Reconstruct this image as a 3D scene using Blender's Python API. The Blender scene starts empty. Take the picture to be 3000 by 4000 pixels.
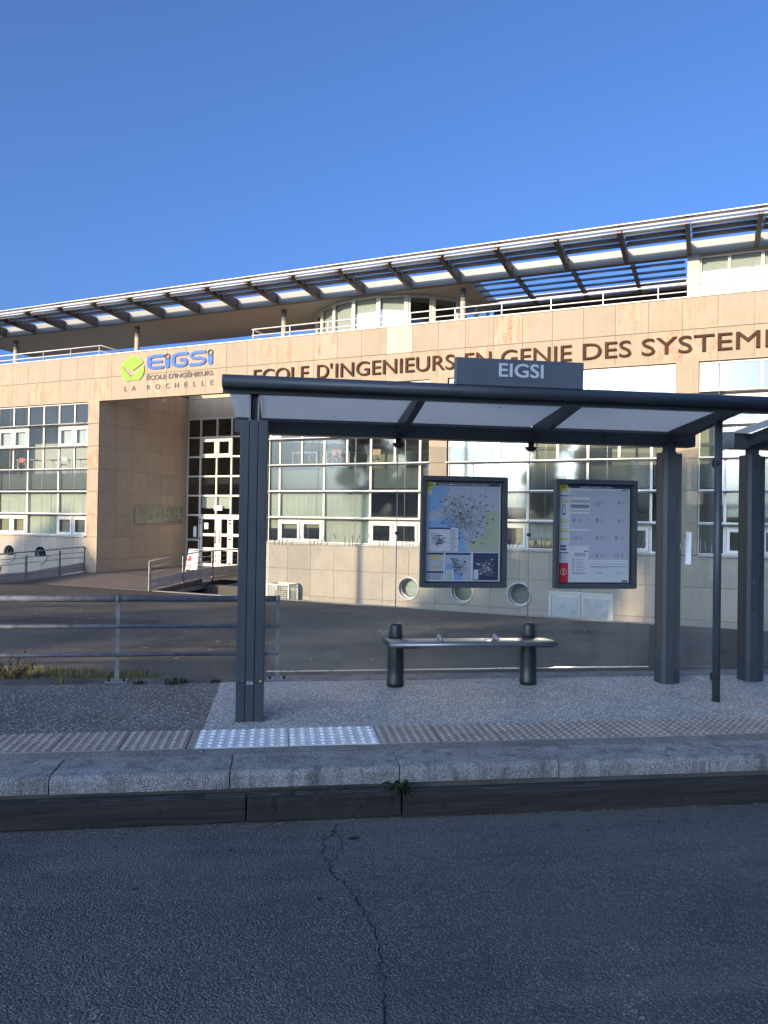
import bpy, bmesh, math, random
from mathutils import Vector, Matrix
random.seed(7)
R = random.Random(11)
SC = bpy.context.scene
COL = SC.collection

# ------------------------------------------------------------------ camera
F_PX, W_PX = 1600.0, 1659.0
pitch, roll, CAM_H = math.radians(0.6), 0.0155, 1.6
cam_d = bpy.data.cameras.new('camera'); cam = bpy.data.objects.new('camera', cam_d); COL.objects.link(cam)
cam_d.sensor_fit = 'HORIZONTAL'; cam_d.sensor_width = 36.0; cam_d.lens = 36.0 * F_PX / W_PX
cam_d.clip_start = 0.05; cam_d.clip_end = 3000
fwd = Vector((0, math.cos(pitch), math.sin(pitch))); up0 = Vector((0, -math.sin(pitch), math.cos(pitch))); rt0 = Vector((1, 0, 0))
rt = rt0 * math.cos(roll) + up0 * math.sin(roll)
up = up0 * math.cos(roll) - rt0 * math.sin(roll)
M3 = Matrix((rt, up, -fwd)).transposed()
cam.matrix_world = Matrix.Translation((0, 0, CAM_H)) @ M3.to_4x4()
SC.camera = cam

# ------------------------------------------------------------------ sky, sun, exposure
SUN_AZ, SUN_EL = math.radians(33.9), math.radians(10.0)      # light travels forward and to the right of the view
w = bpy.data.worlds.new('World'); SC.world = w; w.use_nodes = True
nt = w.node_tree; nt.nodes.clear()
wo = nt.nodes.new('ShaderNodeOutputWorld'); bg = nt.nodes.new('ShaderNodeBackground'); sky = nt.nodes.new('ShaderNodeTexSky')
sky.sky_type = 'NISHITA'; sky.sun_disc = False; sky.sun_elevation = SUN_EL
sky.sun_rotation = math.pi + SUN_AZ
sky.air_density = 0.55; sky.dust_density = 6.0; sky.ozone_density = 3.4; sky.altitude = 0
bg.inputs['Strength'].default_value = 0.15
tint = nt.nodes.new('ShaderNodeMix'); tint.data_type = 'RGBA'; tint.blend_type = 'MULTIPLY'; tint.inputs[0].default_value = 1.0
tint.inputs[7].default_value = (0.78, 0.93, 1.10, 1)          # clear-air blue, the same over the whole dome
nt.links.new(sky.outputs[0], tint.inputs[6]); nt.links.new(tint.outputs[2], bg.inputs[0]); nt.links.new(bg.outputs[0], wo.inputs[0])
sd_ = bpy.data.lights.new('sun', 'SUN'); sun = bpy.data.objects.new('sun', sd_); COL.objects.link(sun)
sd_.energy = 3.4; sd_.angle = math.radians(0.5); sd_.color = (1.0, 0.77, 0.50)
ldir = Vector((math.sin(SUN_AZ) * math.cos(SUN_EL), math.cos(SUN_AZ) * math.cos(SUN_EL), -math.sin(SUN_EL)))
sun.rotation_euler = ldir.to_track_quat('-Z', 'Y').to_euler(); sun.location = (-20, -30, 15)
vs = SC.view_settings; vs.view_transform = 'Standard'; vs.look = 'None'; vs.exposure = 1.4; vs.gamma = 1.0; vs.use_curve_mapping = False
SC.render.engine = 'CYCLES'
cy = SC.cycles; cy.use_denoising = True; cy.max_bounces = 10; cy.transparent_max_bounces = 24; cy.sample_clamp_indirect = 0.0; cy.blur_glossy = 0.0
cy.use_guiding = True; cy.guiding_training_samples = 128      # finds the sunlight thrown back by the school windows

# ------------------------------------------------------------------ frames
BETA = math.atan(1600 / 3650.0); YAW = math.radians(7.9)
FB = Matrix.Translation((0, 27.5, 0)) @ Matrix.Rotation(-BETA, 4, 'Z')     # building: x along facade, y inward
FS = Matrix.Rotation(YAW, 4, 'Z')                                          # street: x along kerb, y away from road
FW = Matrix.Identity(4)
ORG = {}

# ------------------------------------------------------------------ mesh builder
class MB:
    def __init__(s): s.v = []; s.f = []; s.sm = []; s.uvs = None
    def add(s, vs_, fs, smooth=False):
        o = len(s.v); s.v += [tuple(p) for p in vs_]; s.f += [tuple(i + o for i in f) for f in fs]; s.sm += [smooth] * len(fs); return s
    def box(s, x0, x1, y0, y1, z0, z1):
        return s.add([(x0,y0,z0),(x1,y0,z0),(x1,y1,z0),(x0,y1,z0),(x0,y0,z1),(x1,y0,z1),(x1,y1,z1),(x0,y1,z1)],
                     [(0,3,2,1),(4,5,6,7),(0,1,5,4),(1,2,6,5),(2,3,7,6),(3,0,4,7)])
    def quad(s, a, b, c, d): return s.add([a, b, c, d], [(0,1,2,3)])
    def tube(s, p, q, r, r2=None, n=10, caps=True, smooth=True):
        p = Vector(p); q = Vector(q); r2 = r if r2 is None else r2
        ax = (q - p).normalized(); a = ax.orthogonal().normalized(); b = ax.cross(a)
        vs_ = []
        for k in range(n):
            t = 2 * math.pi * k / n; u = a * math.cos(t) + b * math.sin(t)
            vs_ += [p + u * r, q + u * r2]
        fs = [(2*k, 2*((k+1) % n), 2*((k+1) % n)+1, 2*k+1) for k in range(n)]
        s.add(vs_, fs, smooth)
        if caps: s.add([vs_[2*k] for k in range(n)], [tuple(range(n))[::-1]]); s.add([vs_[2*k+1] for k in range(n)], [tuple(range(n))])
        return s
    def lathe(s, prof, c=(0,0,0), n=20, sx=1, sy=1, smooth=True):
        m = len(prof); vs_ = []
        for k in range(n):
            t = 2 * math.pi * k / n
            for r, z in prof: vs_.append((c[0] + r*sx*math.cos(t), c[1] + r*sy*math.sin(t), c[2] + z))
        fs = []
        for k in range(n):
            for j in range(m - 1): a = k*m+j; b = ((k+1) % n)*m+j; fs.append((a, b, b+1, a+1))
        s.add(vs_, fs, smooth)
        s.add([vs_[k*m] for k in range(n)], [tuple(range(n))[::-1]]); s.add([vs_[k*m+m-1] for k in range(n)], [tuple(range(n))])
        return s
    def prism(s, poly, fn, e0, e1, smooth=False):
        """poly 2D outline (ccw), fn(u,v,e)->xyz, extruded from e0 to e1"""
        n = len(poly)
        vs_ = [fn(u, v, e0) for u, v in poly] + [fn(u, v, e1) for u, v in poly]
        s.add(vs_, [tuple(range(n))[::-1], tuple(range(n, 2*n))])
        s.add(vs_, [(k, (k+1) % n, (k+1) % n + n, k + n) for k in range(n)], smooth)
        return s
    def mesh(s, name, org=(0,0,0)):
        me = bpy.data.meshes.new(name)
        me.from_pydata([(a-org[0], b-org[1], c-org[2]) for a, b, c in s.v], [], s.f)
        me.polygons.foreach_set('use_smooth', s.sm)
        bm = bmesh.new(); bm.from_mesh(me); bmesh.ops.remove_doubles(bm, verts=bm.verts, dist=1e-5)
        bmesh.ops.recalc_face_normals(bm, faces=bm.faces); bm.to_mesh(me); bm.free()
        return me
    def build(s, name, mat, parent=None, bevel=0, frame=None, kind=None, label=None):
        org = ORG.get(parent.name, (0,0,0)) if parent else (0,0,0)
        me = s.mesh(name, org)
        if mat: me.materials.append(mat)
        o = bpy.data.objects.new(name, me); COL.objects.link(o)
        if parent: o.parent = parent; ORG[o.name] = org
        elif frame is not None: o.matrix_world = frame
        if bevel:
            b = o.modifiers.new('b', 'BEVEL'); b.width = bevel; b.segments = 2; b.limit_method = 'ANGLE'; b.angle_limit = math.radians(40)
        if kind: o['kind'] = kind
        if label: o['label'] = label
        return o

def inst(me, name, parent, loc, rot=(0,0,0), scale=(1,1,1)):
    """object sharing mesh data, at loc given in the frame's coordinates"""
    o = bpy.data.objects.new(name, me); COL.objects.link(o)
    po = ORG.get(parent.name, (0,0,0)); pl = PLOC.get(parent.name, (0,0,0))
    o.parent = parent; o.location = (loc[0]-po[0]-pl[0], loc[1]-po[1]-pl[1], loc[2]-po[2]-pl[2]); o.rotation_euler = rot; o.scale = scale
    PLOC[o.name] = (loc[0]-po[0], loc[1]-po[1], loc[2]-po[2]); ORG[o.name] = po
    return o
PLOC = {}

def thing(name, label, cat, frame, org, group=None, kind=None):
    o = bpy.data.objects.new(name, None); COL.objects.link(o); o.empty_display_size = .2
    o.matrix_world = frame @ Matrix.Translation(org); ORG[o.name] = tuple(org)
    if label: o['label'] = label
    if cat: o['category'] = cat
    if group: o['group'] = group
    if kind: o['kind'] = kind
    return o
def tag(o, label, cat, group=None, kind=None):
    if label: o['label'] = label
    if cat: o['category'] = cat
    if group: o['group'] = group
    if kind: o['kind'] = kind
    return o

# ------------------------------------------------------------------ text
def text_mesh(txt, bold=0.0):
    """mesh of the text in x/y, caps height scaled to 1, starting at x=0"""
    cu = bpy.data.curves.new('t', 'FONT'); cu.body = txt; cu.size = 1.0; cu.resolution_u = 4
    o = bpy.data.objects.new('t', cu); COL.objects.link(o)
    dg = bpy.context.evaluated_depsgraph_get()
    me = bpy.data.meshes.new_from_object(o.evaluated_get(dg))
    v = [(p.co.x, p.co.y) for p in me.vertices]; f = [tuple(p.vertices) for p in me.polygons]
    bpy.data.objects.remove(o); bpy.data.curves.remove(cu); bpy.data.meshes.remove(me)
    return v, f
def text_words(txt, x0, x1, z0, h, y, mb=None, bold=0.0, depth=0.0):
    """fit txt between x0..x1 with cap height h on the plane y (front towards -y)"""
    v, f = TXT.get((txt, bold)) or TXT.setdefault((txt, bold), text_mesh(txt, bold))
    mb = mb or MB()
    xa = min(a for a, _ in v); xb = max(a for a, _ in v)
    ch = 0.729
    sx = (x1-x0)/(xb-xa); sz = h/ch
    if bold:
        q = bold*.8
        for i, (du, dv) in enumerate(((-q,-q),(q,-q),(q,q),(-q,q))):
            text_plain(mb, [(x0+(a-xa+du)*sx, z0+(b+dv)*sz) for a, b in v], f, y-.0005*i, depth)
        return mb
    return text_plain(mb, [(x0+(a-xa)*sx, z0+b*sz) for a, b in v], f, y, depth)
def text_plain(mb, pts, f, y, depth):
    n = len(pts)
    mb.add([(a, y, b) for a, b in pts], f)
    if depth:
        edges = {}
        for fc in f:
            for i in range(len(fc)):
                e = (fc[i], fc[(i+1) % len(fc)]); k = tuple(sorted(e)); edges[k] = None if k in edges else e
        mb.add([(a, y, b) for a, b in pts] + [(a, y+depth, b) for a, b in pts], [(e[0], e[1], e[1]+n, e[0]+n) for e in edges.values() if e])
    return mb
TXT = {}
for t_, b_ in (("ECOLE",.003),("D'",.003),("INGENIEURS",.003),("EN",.003),("GENIE",.003),("DES",.003),("SYSTEMES",.003),
               ("ÉCOLE D'INGÉNIEURS",.018),("EIGSI",.018),("306",.01)) + tuple((c, 0.0) for c in "LAROCHE"):
    TXT[(t_, b_)] = text_mesh(t_, b_)
for t_, b_ in (("PLAN DU RÉSEAU DE BUS DU LUNDI AU SAMEDI",.02),("HORAIRES DE PASSAGE A L'ARRET",.02),("yélo",.03),("!",.03),("Téléchargez",.0)):
    TXT[(t_, b_)] = text_mesh(t_, b_)

# ------------------------------------------------------------------ materials
def mat(name, col, rough=.6, metal=0., var=.12, vscale=4., bump=0., bscale=60., col2=None, stretch=(1,1,1), rand=0.0, speck=None, spec=.5, edge=None):
    m = bpy.data.materials.new(name); m.use_nodes = True; n = m.node_tree.nodes; l = m.node_tree.links; n.clear()
    out = n.new('ShaderNodeOutputMaterial'); b = n.new('ShaderNodeBsdfPrincipled'); l.new(b.outputs[0], out.inputs[0])
    b.inputs['Roughness'].default_value = rough; b.inputs['Metallic'].default_value = metal; b.inputs['Specular IOR Level'].default_value = spec
    tc = n.new('ShaderNodeTexCoord'); mp = n.new('ShaderNodeMapping'); l.new(tc.outputs['Object'], mp.inputs[0]); mp.inputs['Scale'].default_value = stretch
    oi = n.new('ShaderNodeObjectInfo'); ml = n.new('ShaderNodeMath'); ml.operation = 'MULTIPLY'; ml.inputs[1].default_value = 97.0
    l.new(oi.outputs['Random'], ml.inputs[0]); ad = n.new('ShaderNodeVectorMath'); ad.operation = 'ADD'; l.new(mp.outputs[0], ad.inputs[0]); l.new(ml.outputs[0], ad.inputs[1])
    nz = n.new('ShaderNodeTexNoise'); nz.inputs['Scale'].default_value = vscale; nz.inputs['Detail'].default_value = 6; nz.inputs['Roughness'].default_value = .65
    l.new(ad.outputs[0], nz.inputs['Vector'])
    c2 = col2 or tuple(c*(1-var*2.2) for c in col)
    rp = n.new('ShaderNodeValToRGB'); rp.color_ramp.elements[0].position = .3; rp.color_ramp.elements[1].position = .7
    rp.color_ramp.elements[0].color = (*c2, 1); rp.color_ramp.elements[1].color = (*[c*(1+var*.6) for c in col], 1)
    l.new(nz.outputs['Fac'], rp.inputs[0]); cur = rp.outputs[0]
    def mix(fac, a, bcol, mode='MIX'):
        x = n.new('ShaderNodeMix'); x.data_type = 'RGBA'; x.blend_type = mode
        if isinstance(fac, (int, float)): x.inputs[0].default_value = fac
        else: l.new(fac, x.inputs[0])
        l.new(a, x.inputs[6])
        if isinstance(bcol, tuple): x.inputs[7].default_value = (*bcol, 1)
        else: l.new(bcol, x.inputs[7])
        return x.outputs[2]
    def ramp(sock, a, bb, va=0., vb=1.):
        x = n.new('ShaderNodeMapRange'); x.inputs[1].default_value = a; x.inputs[2].default_value = bb; x.inputs[3].default_value = va; x.inputs[4].default_value = vb
        l.new(sock, x.inputs[0]); return x.outputs[0]
    def noise(scale, detail=4, vec=None, rough_=.6):
        x = n.new('ShaderNodeTexNoise'); x.inputs['Scale'].default_value = scale; x.inputs['Detail'].default_value = detail; x.inputs['Roughness'].default_value = rough_
        l.new(vec or ad.outputs[0], x.inputs['Vector']); return x.outputs['Fac']
    if rand:
        hv = n.new('ShaderNodeHueSaturation'); l.new(cur, hv.inputs['Color']); l.new(ramp(oi.outputs['Random'], 0, 1, 1-rand, 1+rand), hv.inputs['Value']); cur = hv.outputs[0]
    hsock = None
    if speck:                                  # (scale, colour, amount 0..1): aggregate of pale and dark stones
        vo = n.new('ShaderNodeTexVoronoi'); vo.inputs['Scale'].default_value = speck[0]; l.new(ad.outputs[0], vo.inputs['Vector'])
        sx = n.new('ShaderNodeSeparateColor'); l.new(vo.outputs['Color'], sx.inputs[0])
        f1 = ramp(sx.outputs[0], 1-speck[2]-.12, 1-speck[2]+.12); f2 = ramp(vo.outputs['Distance'], .55, .2)
        mm = n.new('ShaderNodeMath'); mm.operation = 'MULTIPLY'; l.new(f1, mm.inputs[0]); l.new(f2, mm.inputs[1])
        cur = mix(mm.outputs[0], cur, speck[1])
        f3 = ramp(sx.outputs[1], .72, .9, 0, .55); cur = mix(f3, cur, tuple(c*.35 for c in col))
        hsock = vo.outputs['Distance']
    m['_'] = 0; del m['_']
    if bump:
        bp = n.new('ShaderNodeBump'); bp.inputs['Strength'].default_value = min(1, bump); bp.inputs['Distance'].default_value = .01
        l.new(hsock if hsock else noise(bscale, 5), bp.inputs['Height']); l.new(bp.outputs[0], b.inputs['Normal'])
        if hsock: bp.invert = True
    l.new(cur, b.inputs['Base Color'])
    rr = ramp(nz.outputs['Fac'], .3, .7, max(.02, rough-.08), min(1, rough+.08)); l.new(rr, b.inputs['Roughness'])
    m['h'] = 0; del m['h']
    return m, dict(n=n, l=l, b=b, cur=cur, mix=mix, ramp=ramp, noise=noise, ad=ad, tc=tc, oi=oi, mp=mp)
def M(*a, **k): return mat(*a, **k)[0]

def setcol(ctx, sock): ctx['l'].new(sock, ctx['b'].inputs['Base Color'])

def stone_mat(name, col, stain=.5, grey=.2, rust=(.30,.10,.05)):
    m, c = mat(name, col, rough=.8, var=.05, vscale=2.2, bump=.25, bscale=90, rand=.08, spec=.25)
    n, l, ad = c['n'], c['l'], c['ad']
    st = n.new('ShaderNodeMapping'); st.inputs['Scale'].default_value = (6, 6, 1.3); l.new(ad.outputs[0], st.inputs[0])
    st2 = n.new('ShaderNodeMapping'); st2.inputs['Scale'].default_value = (14, 14, 9); l.new(ad.outputs[0], st2.inputs[0])
    a = c['noise'](1.0, 3, st.outputs[0]); fine = c['noise'](2.0, 6, st2.outputs[0], .75)
    f1 = c['ramp'](a, .47, .59); f2 = c['ramp'](fine, .46, .55)
    mm = n.new('ShaderNodeMath'); mm.operation = 'MULTIPLY'; l.new(f1, mm.inputs[0]); l.new(f2, mm.inputs[1])
    m2 = n.new('ShaderNodeMath'); m2.operation = 'MULTIPLY'; l.new(mm.outputs[0], m2.inputs[0])
    rs = c['ramp'](c['oi'].outputs['Random'], .35, .95, 0, stain); l.new(rs, m2.inputs[1])
    cur = c['mix'](m2.outputs[0], c['cur'], rust)
    sp = c['noise'](26, 5, None, .7); f3 = c['ramp'](sp, .57, .67, 0, grey)
    cur = c['mix'](f3, cur, tuple(x*.42 for x in col))
    st3 = n.new('ShaderNodeMapping'); st3.inputs['Scale'].default_value = (11, 11, .45); l.new(ad.outputs[0], st3.inputs[0])
    f4 = c['ramp'](c['noise'](1.0, 5, st3.outputs[0], .7), .54, .72, 0, .20+.4*grey); cur = c['mix'](f4, cur, tuple(x*.55 for x in col))
    setcol(c, cur); return m
STONE = stone_mat('limestone', (.285,.240,.182), 1.0, .5)
STONE_NEW = stone_mat('limestone_new', (.38,.355,.27), 0.0, .06)
STONE_BASE = stone_mat('limestone_weathered', (.30,.27,.23), .28, .38, (.24,.17,.11))
STONE_FILL = stone_mat('limestone_bounce_fill', (.50,.41,.31), .12, .22)  # same limestone made paler, bounce fill in the recess put into its colour
JOINT = M('joint_mortar', (.20,.17,.13), .9)
WHITE_ALU = M('white_aluminium', (.60,.585,.55), .4, 0, .04, spec=.4)
GREY_ALU = M('grey_aluminium', (.38,.38,.38), .45, .35, .05)
ROOF_WHITE = M('white_roof_metal', (.52,.51,.50), .4, 0, .04, stretch=(.3,1,1))
FASCIA = M('grey_fascia', (.20,.20,.19), .5, 0, .05)
BRACKET = M('bronze_bracket', (.16,.12,.09), .55, .2, .1)
SOFFIT = M('soffit_boards', (.42,.36,.29), .7, 0, .06, vscale=3, stretch=(.1, 8, 1))
LOUVER = M('louver_metal', (.62,.62,.63), .4, .1, .04)
CONC = M('concrete', (.36,.35,.33), .85, 0, .15, 3, .3, 80)
CONC_D = M('dark_concrete', (.16,.155,.145), .9, 0, .2, 3, .3, 60)
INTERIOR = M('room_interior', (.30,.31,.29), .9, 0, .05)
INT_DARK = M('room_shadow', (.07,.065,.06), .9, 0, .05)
CURTAIN = M('curtain_fabric', (.46,.46,.42), .9, 0, .05, 8)
BLIND = M('roller_blind', (.50,.51,.52), .85, 0, .03)
BLIND_T = M('tan_blind', (.30,.26,.19), .85, 0, .03)
LETTER = M('bronze_letter', (.055,.028,.018), .85, 0, .2, spec=.15)
LOGO_G = M('logo_green', (.155,.33,.008), .5, 0, .02)
LOGO_B = M('logo_blue', (.010,.075,.33), .45, 0, .02)
LOGO_N = M('logo_grey', (.045,.038,.05), .5, 0, .02)
PAINT = M('anthracite_paint', (.046,.055,.067), .42, 0, .12, 2.5, .06, 300, spec=.5)
PAINT_REFL = M('anthracite_warm_reflection', (.10,.095,.085), .35, .25, .12, 2.5, stretch=(1,1,.05))  # lighter copy of the paint, warm reflection on the pillar flank coloured in
PAINT_S = M('name_board_paint', (.080,.095,.120), .4, 0, .06)
SIGN_W = M('sign_white', (.50,.52,.56), .5, 0, .02)
GALV = M('galvanised_steel', (.27,.275,.29), .5, .35, .18, 6, .08, 120)
GALV_RAIL = M('weathered_rail_paint', (.17,.18,.20), .55, .1, .25, 9, .12, 90)
BRUSHED = M('brushed_steel', (.34,.335,.33), .38, .8, .08, 4, stretch=(.05,1,1))
RUBBER = M('black_rubber', (.015,.015,.016), .7)
KERB, _k = mat('kerb_granite', (.31,.305,.30), .8, 0, .2, 3.5, .8, 90, rand=.08, speck=(115,(.62,.62,.62),.35))
SLAB = M('kerb_slab', (.22,.21,.20), .8, 0, .2, 4, .8, 90, rand=.10, speck=(115,(.48,.47,.46),.35))
TILE_B = M('tactile_brown', (.34,.29,.25), .8, 0, .16, 5, .35, 150, rand=.10, speck=(220,(.42,.36,.33),.2))
TILE_W = M('tactile_white', (.72,.72,.72), .7, 0, .10, 5, .2, 150, rand=.03)
TIMBER = M('weathered_timber', (.026,.023,.022), .9, 0, .6, 4, 1.0, 6, col2=(.006,.005,.005), stretch=(.35, 9, 9), rand=.15)
TIMBER_T = M('timber_grey_top', (.085,.08,.078), .85, 0, .4, 3, .7, 6, stretch=(.3, 12, 12))
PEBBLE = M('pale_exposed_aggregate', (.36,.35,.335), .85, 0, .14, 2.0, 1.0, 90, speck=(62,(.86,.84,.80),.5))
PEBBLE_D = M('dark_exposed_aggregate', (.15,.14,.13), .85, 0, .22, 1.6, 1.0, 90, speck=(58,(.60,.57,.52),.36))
ROAD, rc = mat('road_asphalt', (.10,.10,.10), .85, 0, .16, 1.2, 1.0, 90, speck=(95,(.27,.27,.265),.45))
YARD, yc = mat('yard_asphalt', (.070,.061,.051), .85, 0, .3, .5, .8, 90, speck=(48,(.19,.165,.135),.25))
def patches(c, scale, col, a, b, amt):
    f = c['ramp'](c['noise'](scale, 5), a, b, 0, amt); s = c['mix'](f, c['cur'], col); setcol(c, s); c['cur'] = s
def streaks(c, sc, col, a, b, amt):
    mp2 = c['n'].new('ShaderNodeMapping'); mp2.inputs['Scale'].default_value = sc; c['l'].new(c['ad'].outputs[0], mp2.inputs[0])
    f = c['ramp'](c['noise'](1.0, 6, mp2.outputs[0], .7), a, b, 0, amt); x_ = c['mix'](f, c['cur'], col); setcol(c, x_); c['cur'] = x_
streaks(_k, (9,9,1.5), (.07,.075,.08), .50, .66, .75); streaks(_k, (2.5,4,4), (.12,.12,.12), .52, .7, .5)
patches(rc, .9, (.10,.098,.095), .5, .68, .6); streaks(rc, (.12,1.6,1), (.155,.153,.15), .48, .66, .6); streaks(rc, (.5,.9,1), (.045,.046,.05), .52, .70, .65); patches(rc, 7, (.02,.02,.021), .62, .72, .45); patches(rc, 2.6, (.26,.25,.24), .70, .76, .5)
patches(yc, .35, (.13,.11,.085), .48, .62, .6); streaks(yc, (1.2,.25,1), (.030,.028,.026), .50, .68, .7); patches(yc, 3.5, (.16,.145,.12), .66, .74, .5)
DECK = M('deck_boards', (.15,.12,.105), .8, 0, .25, 3, .3, 40, stretch=(.3, 8, 1))
GROUND = M('ground_soil', (.10,.095,.08), .95, 0, .3, .4)
GRASSM = M('grass_blade', (.095,.098,.022), .8, 0, .4, 6, col2=(.16,.13,.05), rand=.2)
WEED = M('weed_leaf', (.035,.06,.018), .6, 0, .3, 9, rand=.2)
DRY = M('dry_stem', (.10,.08,.05), .8, 0, .3, 8)
LEAF = M('tree_leaf', (.045,.075,.025), .6, 0, .4, 3, rand=.3)
BARK = M('bark', (.09,.07,.055), .9, 0, .3, 6, .6, 20, stretch=(3,3,.6))
LITTER = M('dry_leaf_litter', (.26,.20,.12), .9, 0, .4, 30)
REDPAINT = M('red_spray', (.60,.035,.05), .7, 0, .1, 20)
PAPER = M('paper', (.74,.76,.80), .8, 0, .03)
PRINT_N = M('print_navy', (.018,.030,.075), .6, 0, .02)
PRINT_Y = M('print_yellow', (.48,.40,.02), .6, 0, .02)
PRINT_BL = M('print_sea_blue', (.17,.30,.48), .6, 0, .02)
PRINT_G = M('print_pale_green', (.31,.335,.23), .6, 0, .02)
PRINT_L = M('print_lilac', (.33,.345,.40), .6, 0, .02)
PRINT_D = M('print_dark', (.035,.038,.05), .6, 0, .02)
PRINT_GR = M('print_grey', (.15,.16,.18), .6, 0, .02)
PRINT_R = M('print_red', (.42,.012,.02), .6, 0, .02)
PRINT_W = M('print_white', (.46,.47,.49), .6, 0, .02)
RENDER_W = M('rendered_wall', (.55,.51,.45), .9, 0, .1)
TILE_R = M('roof_tile', (.24,.10,.06), .85, 0, .2)

def glass(name, tint, refl, rough=.015, dust=0., dustcol=(.5,.49,.46), dscale=60., fres=1.0, streak=False):
    m = bpy.data.materials.new(name); m.use_nodes = True; n = m.node_tree.nodes; l = m.node_tree.links; n.clear()
    out = n.new('ShaderNodeOutputMaterial'); tr = n.new('ShaderNodeBsdfTransparent'); tr.inputs[0].default_value = (*tint, 1)
    gl = n.new('ShaderNodeBsdfGlossy'); gl.inputs['Roughness'].default_value = rough; gl.inputs[0].default_value = (1,1,1,1)
    fr = n.new('ShaderNodeFresnel'); ge = n.new('ShaderNodeNewGeometry'); ir = n.new('ShaderNodeMapRange')   # same reflectance on both sides of the thin sheet
    ir.inputs[3].default_value = 1.5; ir.inputs[4].default_value = 1/1.5; l.new(ge.outputs['Backfacing'], ir.inputs[0]); l.new(ir.outputs[0], fr.inputs[0])
    ad = n.new('ShaderNodeMath'); ad.operation = 'MULTIPLY_ADD'; ad.use_clamp = True; ad.inputs[1].default_value = fres; ad.inputs[2].default_value = refl; l.new(fr.outputs[0], ad.inputs[0])
    mx = n.new('ShaderNodeMixShader'); l.new(ad.outputs[0], mx.inputs[0]); l.new(tr.outputs[0], mx.inputs[1]); l.new(gl.outputs[0], mx.inputs[2])
    cur = mx.outputs[0]
    if dust:
        tc = n.new('ShaderNodeTexCoord'); mp = n.new('ShaderNodeMapping'); l.new(tc.outputs['Object'], mp.inputs[0])
        if streak: mp.inputs['Scale'].default_value = (1,1,.35)
        nz = n.new('ShaderNodeTexNoise'); nz.inputs['Scale'].default_value = dscale; nz.inputs['Detail'].default_value = 6; nz.inputs['Roughness'].default_value = .7; l.new(mp.outputs[0], nz.inputs['Vector'])
        n2 = n.new('ShaderNodeTexNoise'); n2.inputs['Scale'].default_value = 2.2; n2.inputs['Detail'].default_value = 3; l.new(tc.outputs['Object'], n2.inputs['Vector'])
        r1 = n.new('ShaderNodeMapRange'); r1.inputs[1].default_value = .60; r1.inputs[2].default_value = .72; r1.inputs[3].default_value = .10; r1.inputs[4].default_value = dust; l.new(nz.outputs['Fac'], r1.inputs[0])
        r2 = n.new('ShaderNodeMapRange'); r2.inputs[1].default_value = .35; r2.inputs[2].default_value = .65; r2.inputs[3].default_value = .25; l.new(n2.outputs['Fac'], r2.inputs[0])
        mu = n.new('ShaderNodeMath'); mu.operation = 'MULTIPLY'; l.new(r1.outputs[0], mu.inputs[0]); l.new(r2.outputs[0], mu.inputs[1])
        df = n.new('ShaderNodeBsdfDiffuse'); df.inputs[0].default_value = (*dustcol, 1); tl = n.new('ShaderNodeBsdfTranslucent'); tl.inputs[0].default_value = (*dustcol, 1)
        dm = n.new('ShaderNodeMixShader'); dm.inputs[0].default_value = .5; l.new(df.outputs[0], dm.inputs[1]); l.new(tl.outputs[0], dm.inputs[2])
        m2 = n.new('ShaderNodeMixShader'); l.new(mu.outputs[0], m2.inputs[0]); l.new(cur, m2.inputs[1]); l.new(dm.outputs[0], m2.inputs[2]); cur = m2.outputs[0]
    l.new(cur, out.inputs[0]); return m
PANE = glass('window_glass', (.68,.74,.71), .05, .045)
PANE_SP = glass('spandrel_glass', (.42,.47,.47), .09, .045)
PANE_DOOR = glass('door_glass', (.55,.50,.48), .05)
SHGLASS = glass('shelter_glass', (.93,.95,.94), .0, .01, .42, dscale=70, fres=1.0, streak=True)
CASEGL = glass('case_glass', (.95,.96,.97), .0, .03, fres=.8)
PLAQUE = M('plaque_green_grey', (.34,.35,.26), .3, 0, .15, 3)
def opal():
    m = bpy.data.materials.new('opal_roof_panel'); m.use_nodes = True; n = m.node_tree.nodes; l = m.node_tree.links; n.clear()
    out = n.new('ShaderNodeOutputMaterial'); a = n.new('ShaderNodeBsdfDiffuse'); a.inputs[0].default_value = (.80,.77,.73,1)
    t = n.new('ShaderNodeBsdfTranslucent'); t.inputs[0].default_value = (.97,.91,.83,1); x = n.new('ShaderNodeMixShader'); x.inputs[0].default_value = .7
    l.new(a.outputs[0], x.inputs[1]); l.new(t.outputs[0], x.inputs[2]); l.new(x.outputs[0], out.inputs[0]); return m
OPAL = opal()

# ================================================================== SETTING
g = MB().quad((-900,-900,-3.6),(900,-900,-3.6),(900,900,-3.6),(-900,900,-3.6)).build('ground', GROUND); g['kind'] = 'structure'
ROAD_Z = -.29
rd = MB()
xs = [-90,-30,-10,-4,-2,-1,0,1,2,3,4,6,10,30,90]; ysr = [-160,-70,-30,-10,-4,0,1,2,3,4,4.78]
vv = [(x, y, ROAD_Z) for y in ysr for x in xs]; nx = len(xs)
rd.add(vv, [(j*nx+i, j*nx+i+1, (j+1)*nx+i+1, (j+1)*nx+i) for j in range(len(ysr)-1) for i in range(nx-1)])
road = rd.build('road', ROAD, frame=FS); road['kind'] = 'structure'
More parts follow.
